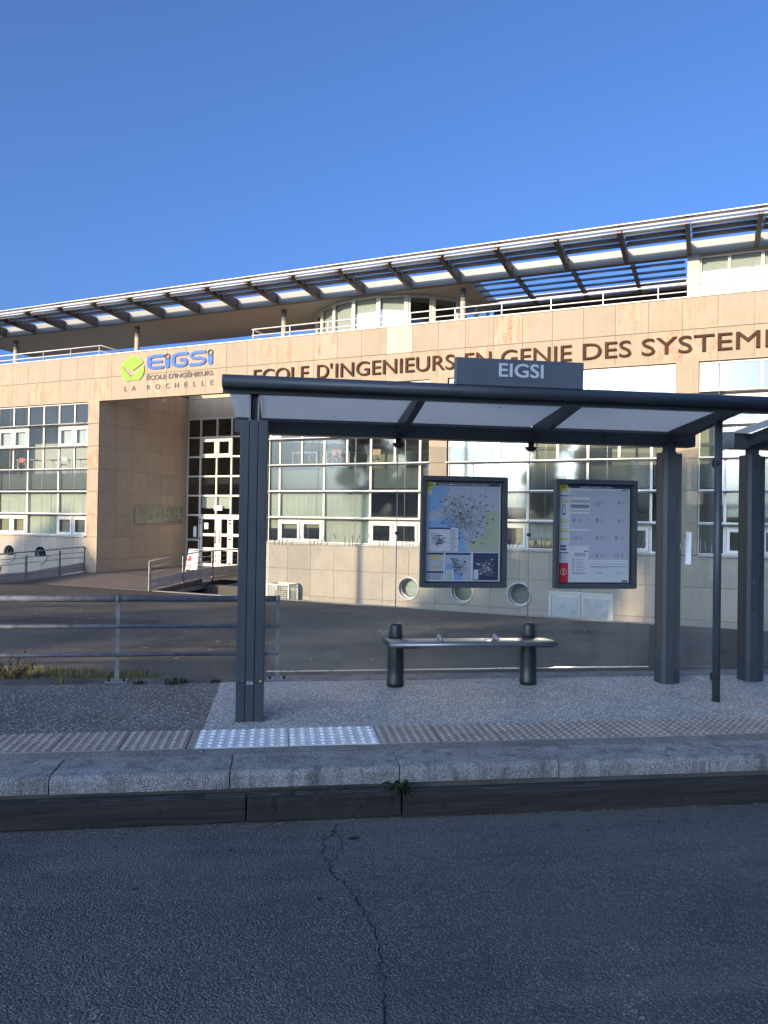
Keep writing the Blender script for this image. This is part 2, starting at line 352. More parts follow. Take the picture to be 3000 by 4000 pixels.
# crack in the asphalt: two thin ragged strips
def crack(pts, wd, name, mt):
    cb = MB(); L = []; q = R.random
    P = []
    for (a, b), (c, d) in zip(pts, pts[1:]):
        for k in range(5): t = k/5; P.append((a+(c-a)*t+(q()-.5)*.022, b+(d-b)*t+(q()-.5)*.012))
    P.append(pts[-1]); vs_ = []
    for x, y in P: ww = wd*(.25+q()*1.1); vs_ += [(x-ww, y, ROAD_Z+.004), (x+ww, y, ROAD_Z+.004)]
    cb.add(vs_, [(2*k, 2*k+1, 2*k+3, 2*k+2) for k in range(len(P)-1)])
    o = cb.build(name, mt, road); return o
CRK = [(.367,4.6),(.353,4.5),(.335,4.44),(.277,4.38),(.265,4.23),(.252,4.17),(.294,4.06),(.301,3.95),(.349,3.87),(.395,3.72),(.418,3.61),(.437,3.48),(.465,3.36),(.461,3.21),(.444,3.11),(.45,3.02),(.43,2.85),(.411,2.6),(.43,2.2)]
CRACKM = M('crack_dark', (.012,.012,.012), .95)
crack(CRK, .0042, 'crack', CRACKM)
crack([(.36,4.46),(.385,4.36),(.37,4.25),(.33,4.15),(.29,4.08)], .0025, 'crack', CRACKM)
sp = MB()
for sx, sy, r in ((.46,4.38,.035),(.22,3.70,.016),(-.9,4.40,.012),(-.25,4.3,.014),(1.9,4.34,.012),(1.45,3.9,.011),(2.4,4.42,.01),(-.7,3.9,.012)):
    sp = MB(); n = 12; sp.add([(sx+r*(1+.25*R.uniform(-1,1))*math.cos(6.283*k/n), sy+r*.62*(1+.2*R.uniform(-1,1))*math.sin(6.283*k/n), ROAD_Z+.004) for k in range(n)], [tuple(range(n))]); sp.build('tar_spot', CRACKM, road)
def scuff(x, y, s, o):
    sp = MB(); q = R.uniform
    for k in range(34):
        a = q(0,6.28); r = abs(R.gauss(0,s)); cx, cyy = x+r*math.cos(a)*.55, y+r*math.sin(a); w_ = q(.003,.010); n = 6
        sp.add([(cx+w_*q(.5,1.3)*math.cos(6.283*j/n), cyy+w_*q(.5,1.3)*math.sin(6.283*j/n), ROAD_Z+.0035+k*.00002) for j in range(n)], [tuple(range(n))])
    b_ = sp.build('paint_scuff', o, road); b_['kind'] = 'stuff'
SCUFF = M('worn_white_paint', (.30,.30,.30), .8, 0, .3, 40)
scuff(-.66,2.92,.07,SCUFF); scuff(1.46,2.82,.06,SCUFF); scuff(1.58,3.12,.03,SCUFF); scuff(1.38,2.72,.05,SCUFF)

# --- bus platform: aggregate sheets, edging, tactile tiles, kerb
pf = thing('platform', None, None, FS, (0,0,0), kind='structure')
MB().box(-40,40,4.86,7.62,-1.2,-.012).build('platform_body', CONC_D, pf)
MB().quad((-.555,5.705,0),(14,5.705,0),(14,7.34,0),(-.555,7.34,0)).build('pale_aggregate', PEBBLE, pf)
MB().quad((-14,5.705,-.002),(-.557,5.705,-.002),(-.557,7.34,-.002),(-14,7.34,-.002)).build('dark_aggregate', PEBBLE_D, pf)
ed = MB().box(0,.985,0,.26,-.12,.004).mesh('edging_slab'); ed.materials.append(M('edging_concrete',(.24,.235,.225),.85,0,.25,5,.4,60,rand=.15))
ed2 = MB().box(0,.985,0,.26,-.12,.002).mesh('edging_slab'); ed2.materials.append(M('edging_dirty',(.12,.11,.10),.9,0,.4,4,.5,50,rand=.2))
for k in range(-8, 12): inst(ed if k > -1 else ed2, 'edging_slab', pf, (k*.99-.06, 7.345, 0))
def tile_mesh(wd, dp, nxd, nyd, mt, rr, mt2):
    b = MB().box(.002, wd-.002, .002, dp-.002, -.03, .003); tops = []
    for i in range(nxd):
        for j in range(nyd):
            cx = (i+.5)/nxd*wd; cyy = (j+.5)/nyd*dp; n = 8
            v0 = [(cx+rr*math.cos(6.283*k/n), cyy+rr*math.sin(6.283*k/n), .0028) for k in range(n)]
            v1 = [(cx+rr*.6*math.cos(6.283*k/n), cyy+rr*.6*math.sin(6.283*k/n), .0125) for k in range(n)]
            b.add(v0+v1, [(k,(k+1)%n,(k+1)%n+n,k+n) for k in range(n)]); tops.append(len(b.f)); b.add(v1, [tuple(range(n))])
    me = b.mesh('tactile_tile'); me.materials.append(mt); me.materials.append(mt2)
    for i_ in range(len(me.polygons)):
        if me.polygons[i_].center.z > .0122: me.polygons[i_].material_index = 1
    return me
tb = tile_mesh(.445,.445,7,7,TILE_B,.021,M('tactile_lit_top',(.46,.40,.365),.7,0,.1,30)); tw = tile_mesh(.648,.445,9,6,TILE_W,.023,TILE_W)  # brown dome tops paler: raking light put into their colour
x = -.622
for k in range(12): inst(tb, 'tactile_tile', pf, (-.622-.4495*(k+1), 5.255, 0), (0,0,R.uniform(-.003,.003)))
inst(MB().box(.002,.049,.002,.443,-.03,.002).mesh('filler_strip'), 'filler_strip', pf, (-.622, 5.255, 0)).data.materials.append(TILE_B)
inst(tw, 'tactile_tile', pf, (-.571, 5.255, 0))['label'] = 'white tactile tile'
inst(tw, 'tactile_tile', pf, (.080, 5.255, .001))['label'] = 'white tactile tile'
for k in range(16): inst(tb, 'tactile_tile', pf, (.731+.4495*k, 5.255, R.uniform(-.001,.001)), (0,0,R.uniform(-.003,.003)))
sl = MB().box(.0015,.528,.0015,.148,-.05,0).mesh('kerb_slab'); sl.materials.append(SLAB)
for k in range(-10, 22): inst(sl, 'kerb_slab', pf, (-1.553+.5305*k+.53*2, 5.104, R.uniform(-.002,.002)))
def kerb_mesh(L):
    prof = [(0,-.105),(0,-.03),(.008,-.012),(.022,-.002),(.04,0),(.338,0),(.338,-.105)]
    me = MB().prism(prof, lambda u, v, e: (e, u, v), .004, L-.004).mesh('kerb_stone'); me.materials.append(KERB); return me
km = kerb_mesh(1.082)
kb = thing('kerb', None, None, FS, (0,0,0), kind='structure')
MB().box(-40,40,4.83,5.10,-.6,-.107).build('kerb_footing', CONC_D, kb)
for k in range(-7, 11): inst(km, 'kerb_stone', kb, (-.293+1.082*k, 4.762, R.uniform(-.004,.002)), (0,0,R.uniform(-.004,.004)))

# --- timber rubbing beams along the platform foot
def beam(s0, s1, d, z0, z1, bolts, label, tilt=0.0):
    t = thing('timber_beam', label, 'timber beam', FS, (s0, d, ROAD_Z), 'timber beams along the foot of the kerb')
    b = MB(); n = 26; prof0 = [(0,z0),(0,z1-.02),(.012,z1-.004),(.03,z1),(.095,z1),(.095,z0)]
    rows = []
    for k in range(n+1):
        x = s0+(s1-s0)*k/n; e = R.uniform(-.004,.004); e2 = R.uniform(-.005,.004); dz = tilt*(x-s0)
        rows.append([(x, d+u+(e if i in (1,2) else 0), z+dz+(e2 if i in (2,3) else 0)) for i, (u, z) in enumerate(prof0)])
    m = len(prof0); vs_ = [p for r_ in rows for p in r_]
    b.add(vs_, [(k*m+j, k*m+(j+1) % m, (k+1)*m+(j+1) % m, (k+1)*m+j) for k in range(n) for j in range(m)])
    b.add(rows[0], [tuple(range(m))]); b.add(rows[-1], [tuple(range(m))])
    b.build('timber', TIMBER, t)
    wb_ = MB()
    for k in range(n):
        if R.random() < .8:
            p0, p1 = rows[k], rows[k+1]; q0 = R.uniform(.1,.5); q1 = R.uniform(.5,1)
            def lp(u, v, f): return (u[0]+(v[0]-u[0])*f, u[1]+(v[1]-u[1])*f-.0012, u[2]+(v[2]-u[2])*f+.0012)
            wb_.add([lp(p0[2],p0[3],q0*.3), lp(p1[2],p1[3],q0*.3), lp(p1[3],p1[4],q1*.6), lp(p0[3],p0[4],q1*.6)], [(0,1,2,3)])
    wb_.build('worn_edge', TIMBER_T, t)
    for bx, bz in bolts:
        MB().tube((bx,d-.006,bz),(bx,d+.02,bz),.021,n=14).build('bolt', RUBBER, t)
beam(-3.4,-.19,4.665,-.275,-.125,((-.718,-.19),(-1.9,-.18)),'dark weathered timber beam with one bolt showing, left of the split joint')
beam(-.178,.782,4.655,-.272,-.118,((-.027,-.20),(.503,-.205)),'short cracked timber beam with two bolts beside the green weed')
beam(.796,6.6,4.645,-.285,-.128,((1.049,-.215),(1.586,-.22),(2.133,-.222),(2.677,-.22)),'long dark timber beam with four bolts, right of the green weed')

# --- yard: asphalt apron falling from platform to the areaway in front of the school
bs = Vector((math.cos(BETA), -math.sin(BETA), 0)); bd = Vector((math.sin(BETA), math.cos(BETA), 0)); B0 = Vector((0,27.5,0))
ss = Vector((math.cos(YAW), math.sin(YAW), 0)); sdv = Vector((-math.sin(YAW), math.cos(YAW), 0))
ZE = -1.235; D_E = -3.0
def yard_z(p):
    a = max(0, p.dot(sdv)-7.62); b = max(0, D_E-(p-B0).dot(bd)); t = a/(a+b) if a+b > 1e-6 else 0
    t = t*t*(1.25-.25*t)*.45+t*.55
    return -.05*(1-t)+ZE*t+.012*math.sin(p.x*.9)*math.sin(p.y*.7)*min(1,a,b)
yb = MB(); NS, NT = 230, 80; vs_ = []
for i in range(NS+1):
    s = -48+86*i/NS
    e = B0+bs*s+bd*D_E
    k = (7.62-e.dot(sdv))/bd.dot(sdv); a = e+bd*k
    if k > -.5: a = e - bd*.5
    for j in range(NT+1):
        p = a+(e-a)*(j/NT); z = yard_z(p)
        vs_.append((p.x, p.y, z))
yb.add(vs_, [(i*(NT+1)+j, (i+1)*(NT+1)+j, (i+1)*(NT+1)+j+1, i*(NT+1)+j+1) for i in range(NS) for j in range(NT)], True)
yard = yb.build('yard', YARD); yard['kind'] = 'structure'
def on_yard(x, y, dz=.006): p = Vector((x, y, 0)); return (x, y, yard_z(p)+dz)
def blotch(cx, cyy, rx, ry, mt, name='paint_mark', rot=0, n=12, dz=.011):
    b = MB(); pts = []
    for k in range(n):
        a = 6.283*k/n; u = rx*R.uniform(.5,1.2)*math.cos(a); v = ry*R.uniform(.5,1.2)*math.sin(a)
        pts.append(on_yard(cx+u*math.cos(rot)-v*math.sin(rot), cyy+u*math.sin(rot)+v*math.cos(rot), dz))
    b.add(pts, [tuple(range(n))]); b.build(name, mt, yard)
for cx, cyy, rx in ((1.57,18.2,.20),(1.1,18.25,.3),(6.9,14.0,.25),(-7.9,25.3,.5),(-8.6,25.2,.5),(-13.2,26.2,.5)): blotch(cx, cyy, rx, .10 if rx < .3 else .06, REDPAINT)
PATCH_A = M('asphalt_repair', (.036,.034,.033), .9, 0, .2, 3, .6, 90, speck=(70,(.10,.095,.09),.2))
PATCH_B = M('asphalt_pale_patch', (.085,.080,.072), .9, 0, .25, 3, .6, 90, speck=(60,(.20,.19,.17),.25))
def yard_patch(cx, cyy, lx_, ly_, rot, mt, name='repair_patch'):
    b = MB(); n = 8; vs2 = []
    for i in range(n+1):
        for j in range(n+1):
            u = lx_*(i/n-.5)+(R.uniform(-.03,.03) if j in (0,n) else 0); v = ly_*(j/n-.5)+(R.uniform(-.03,.03) if i in (0,n) else 0)
            vs2.append(on_yard(cx+u*math.cos(rot)-v*math.sin(rot), cyy+u*math.sin(rot)+v*math.cos(rot), .006))
    b.add(vs2, [(i*(n+1)+j,(i+1)*(n+1)+j,(i+1)*(n+1)+j+1,i*(n+1)+j+1) for i in range(n) for j in range(n)], True); b.build(name, mt, yard)
yard_patch(-1.4,12.3,2.0,1.5,.14,PATCH_B); yard_patch(2.6,13.5,3.2,1.0,.1,PATCH_A); yard_patch(-5.5,13.8,2.6,1.2,-.2,PATCH_A); yard_patch(-8.8,19.0,4.5,1.3,-.35,PATCH_B); yard_patch(4.6,11.4,1.6,1.6,.14,PATCH_B)
DRAIN = M('cast_iron', (.045,.042,.04), .6, .5, .2, 20)
yard_patch(-3.1,16.4,.7,.7,-.3,DRAIN,'drain_cover')
# kerb along the areaway edge, areaway walls and floor
ar = MB().box(-48,38,D_E,D_E+.22,-3.4,ZE+.01).build('areaway_wall', CONC, frame=FB); ar['kind'] = 'structure'
af = MB().quad((-48,D_E,-3.3),(38,D_E,-3.3),(38,6.1,-3.3),(-48,6.1,-3.3)).build('areaway_floor', M('areaway_void_shade',(.035,.033,.03),.95), frame=FB); af['kind'] = 'structure'  # floor colour darkened so the areaway reads as a shaded void

# ================================================================== SCHOOL BUILDING
bl = thing('school_building', 'pale limestone school with louvred roof edge, long window bands and bronze lettering', 'building', FB, (0,0,0))
MOD = 1.0235; J0 = -.01
def jt(k): return J0+MOD*k
def panel_me(w_, h_, mt, th=.05):
    me = MB().box(.005,w_-.005,0,th,.005,h_-.005).mesh('stone_panel'); me.materials.append(mt); return me
# parapet / lintel band
par = MB().box(-26,18,.035,.34,6.76,8.74).build('parapet', JOINT, bl)
pm = panel_me(MOD,1.0,STONE)
pn = panel_me(MOD,1.0,STONE_NEW)
for k in range(-25, 17):
    for r_ in range(2):
        new = (k == 0 and r_ == 1)
        inst(pn if new else pm, 'stone_panel', par, (jt(k), R.uniform(-.002,.002), 6.75+r_*1.01))
MB().box(-26,18,-.035,.40,8.765,8.80).build('coping', WHITE_ALU, bl)
MB().box(-26,18,.01,.33,6.735,6.752).build('lintel_soffit', STONE_FILL, bl)
# pier builder: core + panels
def pier(s0, s1, z0, z1, mt=STONE, d0=0.0, name='pier'):
    p = MB().box(s0+.02,s1-.02,d0+.04,d0+.5,z0,z1-.01).build(name, JOINT, bl)
    me = panel_me(s1-s0, 1.0, mt); z = 6.75-1.0195
    k = 0
    while z > z0-1:
        inst(me, 'stone_panel', p, (s0, d0, z), scale=(1,1,1.0)); z -= 1.0195
    return p
pier(-14.66,-13.99,-3.2,6.75); pier(-5.76,-5.14,.7,6.75); pier(1.74,2.42,.7,6.75); pier(10.04,10.72,.7,6.75)
# base wall with portholes (panels notched around each round window)
HOLE_R = .43
def notched(w_, h_, cx, cz, r):
    """panel outline with the circle at (cx,cz) cut out of its left or right edge"""
    pts = []
    if cx <= 0.01:      # circle on left edge
        dz = math.sqrt(max(0, r*r-cx*cx)); a0 = -math.pi/2; a1 = math.pi/2
        pts = [(.005,.005),(w_-.005,.005),(w_-.005,h_-.005),(.005,h_-.005)]
        arc = [(max(.005, cx+r*math.cos(a)), cz+r*math.sin(a)) for a in [a1-(a1-a0)*k/16 for k in range(17)]]
        return pts+arc
    arc = [(min(w_-.005, cx+r*math.cos(a)), cz+r*math.sin(a)) for a in [-math.pi/2-math.pi*k/16 for k in range(17)]]
    return [(.005,.005),(w_-.005,.005)]+arc+[(w_-.005,h_-.005),(.005,h_-.005)]
rows_b = [(-.36,.97),(-1.385,1.02),(-3.2,1.81)]
def base_wall(k0, k1, holes, zc, skip=()):
    s0, s1 = jt(k0), jt(k1)
    core = MB()
    xsn = sorted([s0, s1]+[h for h in holes])
    # core as boxes between holes so that the rooms behind the portholes stay open
    cur = s0
    for h in holes: core.box(cur,h-.46,.045,.4,-3.3,.6); core.box(h-.46,h+.46,.045,.4,-3.3,zc-.46); core.box(h-.46,h+.46,.045,.4,zc+.46,.6); cur = h+.46
    core.box(cur,s1,.045,.4,-3.3,.6)
    c = core.build('base_wall', JOINT, bl)
    for k in range(k0, k1):
        for z, h in rows_b:
            if any(a-.01 <= jt(k) < b-.5 and z+h > lo and z < hi for a, b, lo, hi in skip): continue
            hl = [x_ for x_ in holes if abs(x_-jt(k)) < .05]; hr = [x_ for x_ in holes if abs(x_-jt(k+1)) < .05]
            inrow = z < zc < z+h
            if inrow and (hl or hr):
                poly = notched(MOD, h, 0 if hl else MOD, zc-z, HOLE_R)
                me = MB().prism(poly, lambda u, v, e: (u, e, v), 0, .05).mesh('stone_panel'); me.materials.append(STONE_BASE)
            else:
                key = ('b', h)
                if key not in BW: BW[key] = panel_me(MOD, h, STONE_BASE)
                me = BW[key]
            inst(me, 'stone_panel', c, (jt(k), R.uniform(-.002,.002), z))
    return c
BW = {}
base_wall(-5, 14, [jt(1), jt(3), jt(5)], -.90, skip=((6.1,8.3,-3.3,-.72),))
base_wall(-24, -14, [jt(-19), jt(-17)], -.26)
# the row over the hatch: lower infill panels above the doors
for k in (6, 7):
    me = panel_me(MOD, .33, STONE_BASE); o = inst(me, 'stone_panel', bl, (jt(k), 0, -.695))
def ring(cx, cz, r0, r1, y0, y1, n=32):
    b = MB(); vs_ = []
    for k in range(n):
        a = 6.283185*k/n; c_, s_ = math.cos(a), math.sin(a)
        vs_ += [(cx+r0*c_,y0,cz+r0*s_),(cx+r1*c_,y0,cz+r1*s_),(cx+r1*c_,y1,cz+r1*s_),(cx+r0*c_,y1,cz+r0*s_)]
    b.add(vs_, [(4*k+i, 4*((k+1) % n)+i, 4*((k+1) % n)+(i+1) % 4, 4*k+(i+1) % 4) for k in range(n) for i in range(4)], True); return b
for cx, cz in ((jt(1),-.90),(jt(3),-.90),(jt(5),-.90),(jt(-19),-.26),(jt(-17),-.26)):
    f_ = ring(cx, cz, .375, .435, -.03, .20).build('porthole', GREY_ALU, bl)
    ring(cx, cz, .34, .377, .17, .21).build('porthole_rim', WHITE_ALU, f_)
    n = 28; MB().add([(cx+.345*math.cos(6.2832*k/n), .19, cz+.345*math.sin(6.2832*k/n)) for k in range(n)], [tuple(range(n))]).build('pane', PANE, f_)
    MB().box(cx-.43,cx+.43,.46,.48,cz-.43,cz+.43).build('curtain', BLIND if cx > 0 and cx < 2 else (INTERIOR if cx > 0 else INT_DARK), f_)  # left portholes: dark sheet stands for the unlit room behind
# hatch: pair of metal doors in the base wall
h_ = MB().box(6.13,6.22,-.03,.12,-3.2,-.70).box(8.13,8.22,-.03,.12,-3.2,-.70).box(6.22,8.13,-.03,.12,-.79,-.70).build('hatch_frame', GREY_ALU, bl)
for a, b_ in ((6.225,7.165),(7.185,8.125)):
    lf = MB().box(a,b_,.0,.05,-3.2,-.795).build('hatch_leaf', GREY_ALU, bl)
    MB().box(a+.09,b_-.09,-.012,.0,-3.1,-.90).build('hatch_panel', M('hatch_panel_grey',(.36,.38,.40),.45), lf)
    MB().tube((a+.03 if a < 7 else b_-.03,-.03,-.95),(a+.03 if a < 7 else b_-.03,-.03,-.86),.02,n=8).build('hinge', WHITE_ALU, lf)
# sills
for a, b_ in ((-5.14,1.74),(2.42,10.04),(10.72,18),(-26,-14.66)):
    MB().box(a,b_,-.10,.20,.60,.665).build('sill', CONC, bl, bevel=.01)
MB().box(-5.76,18,-.02,.05,.565,.60).build('sill_drip', CONC, bl)

# windows ----------------------------------------------------------
ZR = [.665,1.64,2.67,3.70,4.73,5.76,6.735]
FRC = {}
def frame_me(w_, h_, kind):
    key = (round(w_,3), round(h_,3), kind)
    if key in FRC: return FRC[key]
    b = MB(); t = .035
    b.box(0,t,0,.07,0,h_); b.box(w_-t,w_,0,.07,0,h_); b.box(t,w_-t,0,.07,0,t); b.box(t,w_-t,0,.07,h_-t,h_)
    me = b.mesh('window'); me.materials.append(WHITE_ALU)
    sash = None
    if kind == 's':
        q = .09; x0, x1, z0, z1 = t+.015, w_-t-.015, t+.015, h_-t-.10
        c = MB().box(x0,x0+q,-.03,.05,z0,z1).box(x1-q,x1,-.03,.05,z0,z1).box(x0+q,x1-q,-.03,.05,z0,z0+q).box(x0+q,x1-q,-.03,.05,z1-q,z1)
        c.box(t,w_-t,.01,.06,h_-.135,h_-t)
        sash = c.mesh('sash'); sash.materials.append(WHITE_ALU)
    pz = h_ if kind != 's' else h_-.10
    p = MB().quad((t,.035,t),(w_-t,.035,t),(w_-t,.035,pz-t),(t,.035,pz-t)).mesh('pane')
    p.materials.append(PANE_SP if kind == 'p' else PANE)
    FRC[key] = (me, sash, p); return FRC[key]
def curtain_me(w_, h_, mt, wav=.03):
    b = MB(); n = max(6, int(w_*14)); vs_ = []
    for i in range(n+1):
        x_ = w_*i/n
        for j in range(4): vs_.append((x_+R.uniform(-.01,.01)*(j < 3), wav*math.sin(i*1.7+R.uniform(-.4,.4))*(1-.2*j), h_*j/3))
    b.add(vs_, [(i*4+j,(i+1)*4+j,(i+1)*4+j+1,i*4+j+1) for i in range(n) for j in range(3)], True)
    me = b.mesh('curtain'); me.materials.append(mt); return me
WD = .14
def window(s0, s1, z0, z1, kind, cover=None, cz=0.0):
    me, sash, p = frame_me(s1-s0, z1-z0, kind)
    o = inst(me, 'window', bl, (s0, WD, z0))
    inst(p, 'pane', o, (s0, WD, z0))
    if sash: inst(sash, 'sash', o, (s0, WD, z0))
    if cover:
        mt = {'c': CURTAIN, 'b': BLIND, 't': BLIND_T}[cover]; h = z1-z0
        inst(curtain_me(s1-s0-.04, h*(1-cz)-.02, mt, .03 if cover == 'c' else .004), 'curtain' if cover == 'c' else 'blind', o, (s0+.02, WD+.14, z0+h*cz+.01))
    return o
def band(cols, spec):
    for r_, line in enumerate(spec):
        i = 0
        for item in line:
            n, kind = item[0], item[1]; cover = item[2] if len(item) > 2 else None; cz = item[3] if len(item) > 3 else 0
            window(cols[i]+.004, cols[i+n]-.004, ZR[r_]+.004, ZR[r_+1]-.03, kind, cover, cz); i += n
S_, F_, P_ = (1,'s'), (1,'f'), (2,'p')
LC = [-21.5,-20.5,-19.49,-18.52,-17.52,-16.55,-15.59,-14.68]
band(LC, [[S_,(1,'s','t',.0),(1,'s','t',.0),(2,'f','c'),(1,'s','t',.0),(1,'s','t',.0)],
          [F_,(2,'f','c'),(2,'f','c'),(2,'f','c')], [(1,'p'),P_,P_,P_],
          [F_]*7, [F_,(1,'s','b'),(1,'s','b'),F_,F_,(1,'s','b'),(1,'s','b')], [F_]*7])
MC = [-5.13,-4.62,-3.62,-2.62,-1.64,-.64,.34,1.34,1.73]
band(MC, [[(1,'f','c',.55),(1,'s','t',.55),(1,'s','t',.6),(2,'f','c'),S_,S_,F_],
          [(1,'f','c'),(2,'f','c'),(2,'f','c'),(2,'f'),F_], [(1,'p'),P_,P_,P_,(1,'p')],
          [F_]*8, [(1,'s','b'),F_,F_,(1,'s','b'),(1,'s','b'),F_,F_,F_], [(1,'f','b')]*8])
RC = [2.43,3.33,4.33,5.33,6.33,7.33,8.33,9.33,10.03]
band(RC, [[F_,S_,S_,(2,'f','c',.3),S_,S_,F_], [F_,(2,'f','c',.45),(2,'f'),(2,'f'),F_], [(1,'p'),P_,P_,P_,(1,'p')],
          [F_]*8, [F_,F_,(1,'s','b'),(1,'s','b'),F_,F_,F_,F_], [F_,F_,F_,F_,(1,'f','b',.1),(1,'f','b'),(1,'f','b'),F_]])  # three top-row blinds added, their white standing in for sun glare
NC = [10.73,11.50,12.50,13.50,14.50,15.5,16.5,17.5]
band(NC, [[F_,S_,S_,(2,'f','c',.3),S_,S_], [(1,'f'),(2,'f','c',.2),(2,'f'),(2,'f')], [(1,'p'),P_,P_,P_], [F_]*7, [(1,'f'),S_,S_,F_,F_,S_,S_], [F_]*7])
# transom fins with brackets, and stay cables in front of each band
for (a, b_), cab in (((-21.5,-14.68),(-19.3,-17.2,-15.2)), ((-5.13,1.73),(-3.1,-1.1,.9)), ((2.43,10.03),(3.9,6.0,8.0)), ((10.73,17.5),(11.3,13.4,15.4))):
    for k in range(1, 6):
        z = ZR[k]-.028
        MB().box(a,b_,-.22,.10,z,z+.022).build('sun_fin', GREY_ALU, bl)
    for sx in cab: MB().tube((sx,-.20,.70),(sx,-.20,6.73),.008,n=5).build('stay_cable', GREY_ALU, bl)
# rooms behind: floors, ceilings and back walls
iw = MB()
for a, b_ in ((-26,-14.5),(-5.6,18)):
    iw.box(a,b_,.45,6.0,.25,.5); iw.box(a,b_,.32,6.0,2.78,3.52); iw.box(a,b_,.45,6.0,6.76,6.9); iw.box(a,b_,6.0,6.2,-3.2,8.4)
iw.box(-26,-25.8,.4,6.0,-3.2,8.4); iw.box(17.8,18,.4,6.0,-3.2,8.4); iw.box(-5.6,-5.5,.5,6.0,-3.2,8.4); iw.box(2.05,2.15,.5,6.0,.5,6.76); iw.box(-14.6,-14.5,.5,6,-3.2,8.4)
iw.build('rooms', INTERIOR, bl)

# entrance recess -----------------------------------------------------
RD = 6.2
lw = MB().box(-14.4,-14.045,.05,RD,-3.2,8.74).build('recess_wall', JOINT, bl)
rme = MB().box(-.05,0,.005,MOD-.005,.005,1.0195-.005).mesh('stone_panel'); rme.materials.append(STONE_FILL)
for k in range(6):
    for j in range(-1, 8): inst(rme, 'stone_panel', lw, (-13.995, .06+MOD*k, -.39+1.0195*j))
rw = MB().box(-5.70,-5.4,.05,RD,-3.2,8.74).build('recess_wall', STONE_FILL, bl)
bw = MB().box(-14.0,-5.7,RD+.045,RD+.3,6.70,8.74).build('recess_back_wall', JOINT, bl)
bme = panel_me(MOD,1.0,STONE_FILL)
for k in range(8):
    for j in range(2): inst(bme, 'stone_panel', bw, (-14.0+MOD*k, RD, 6.72+1.01*j))
GC = [-13.99,-13.18,-12.15,-11.24,-10.2,-9.2,-8.2,-7.2,-6.45,-5.71]
GZ = [1.69,2.70,3.70,4.71,5.72,6.69]
WD_keep = WD; WD = RD
for r_ in range(5):
    for i in range(9):
        kd = 's' if (r_ == 3 and i in (1,2,6)) else ('p' if r_ == 1 else 'f')
        window(GC[i]+.01, GC[i+1]-.01, GZ[r_]+.01, GZ[r_+1]-.01, kd, 'b' if (r_ == 0 and i in (1,2)) else None, .35)
window(GC[0]+.01, GC[1]-.01, -.95, .40, 'f'); window(GC[0]+.01, GC[1]-.01, .42, 1.68, 'f')
WD = WD_keep
gr = MB()
for s_ in GC: gr.box(s_-.03,s_+.03,RD-.03,RD+.08,-.95,6.70)
for z_ in GZ: gr.box(-14.0,-5.7,RD-.025,RD+.075,z_-.035,z_+.035)
gr.build('entrance_grid', WHITE_ALU, bl)
def leaf(s0, s1, narrow):
    d = thing('door', None, None, FB, (0,0,0)); d.matrix_world = Matrix.Identity(4); d.parent = bl; ORG[d.name] = (0,0,0)
    q = .14; zs = [-.93,-.60,.02,.22,.86,1.02,1.52,1.66]
    b = MB().box(s0,s0+q,RD-.02,RD+.05,-.93,1.66).box(s1-q,s1,RD-.02,RD+.05,-.93,1.66)
    for a, c in ((-.93,-.78),(-.12,.03),(.62,.76),(1.50,1.66)): b.box(s0+q,s1-q,RD-.02,RD+.05,a,c)
    b.build('door_frame', WHITE_ALU, d)
    for a, c in ((-.78,-.12),(.03,.62),(.76,1.50)): MB().quad((s0+q,RD+.02,a),(s1-q,RD+.02,a),(s1-q,RD+.02,c),(s0+q,RD+.02,c)).build('door_pane', PANE_DOOR, d)
    for a in (-.8,.45,1.25,1.42): MB().box(s0-.02 if not narrow else s1-.06,s0+.06 if not narrow else s1+.02,RD-.07,RD-.02,a,a+.07).build('hinge', RUBBER, d)
    MB().tube((s1-.2 if not narrow else s0+.07,RD-.07,.25),(s1-.2 if not narrow else s0+.07,RD-.07,.95),.018,n=8).build('handle', GREY_ALU, d)
leaf(-13.12,-11.95,False); leaf(-11.93,-11.26,True); leaf(-11.22,-10.25,False); leaf(-10.2,-9.3,True)
nb = MB().box(-12.86,-12.62,RD+.0,RD+.012,.98,1.30).build('door_notice', PAPER, bl)
MB().box(-13.55,-13.36,RD+.0,RD+.012,.55,1.10).build('door_notice', PAPER, bl)
MB().box(-12.25,-11.75,RD-.03,RD-.01,1.95,2.2).build('door_notice', PAPER, bl)
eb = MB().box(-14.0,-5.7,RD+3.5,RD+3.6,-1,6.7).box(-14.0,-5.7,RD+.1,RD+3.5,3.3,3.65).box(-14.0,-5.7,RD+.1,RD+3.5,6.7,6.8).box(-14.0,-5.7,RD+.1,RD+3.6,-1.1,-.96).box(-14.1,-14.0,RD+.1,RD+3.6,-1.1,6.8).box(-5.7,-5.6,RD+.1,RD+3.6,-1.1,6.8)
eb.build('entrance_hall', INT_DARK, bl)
MB().box(-14.0,-5.75,.30,.45,-3.28,-1.22).build('basement_wall', M('basement_dark',(.06,.055,.05),.9), bl)
# recess wall plaque
pq = MB().box(-13.955,-13.935,2.34,5.82,1.24,2.10).build('wall_plaque', PLAQUE, bl)
pt = MB()
for gx in range(8):
    for gz in range(9):
        if R.random() < .8: a = 2.7+gx*.36+R.uniform(-.03,.03); pt.box(-13.933,-13.931,a,a+R.uniform(.12,.24),1.99-gz*.05,2.005-gz*.05)
for k in range(24): a = 2.4+k*.14; z = 1.36+.22*math.sin(math.pi*k/24); pt.box(-13.933,-13.931,a,a+.15,z,z+.018)
pt.box(-13.933,-13.931,4.2,5.75,1.33,1.35)
pt.build('plaque_print', PRINT_D, pq)

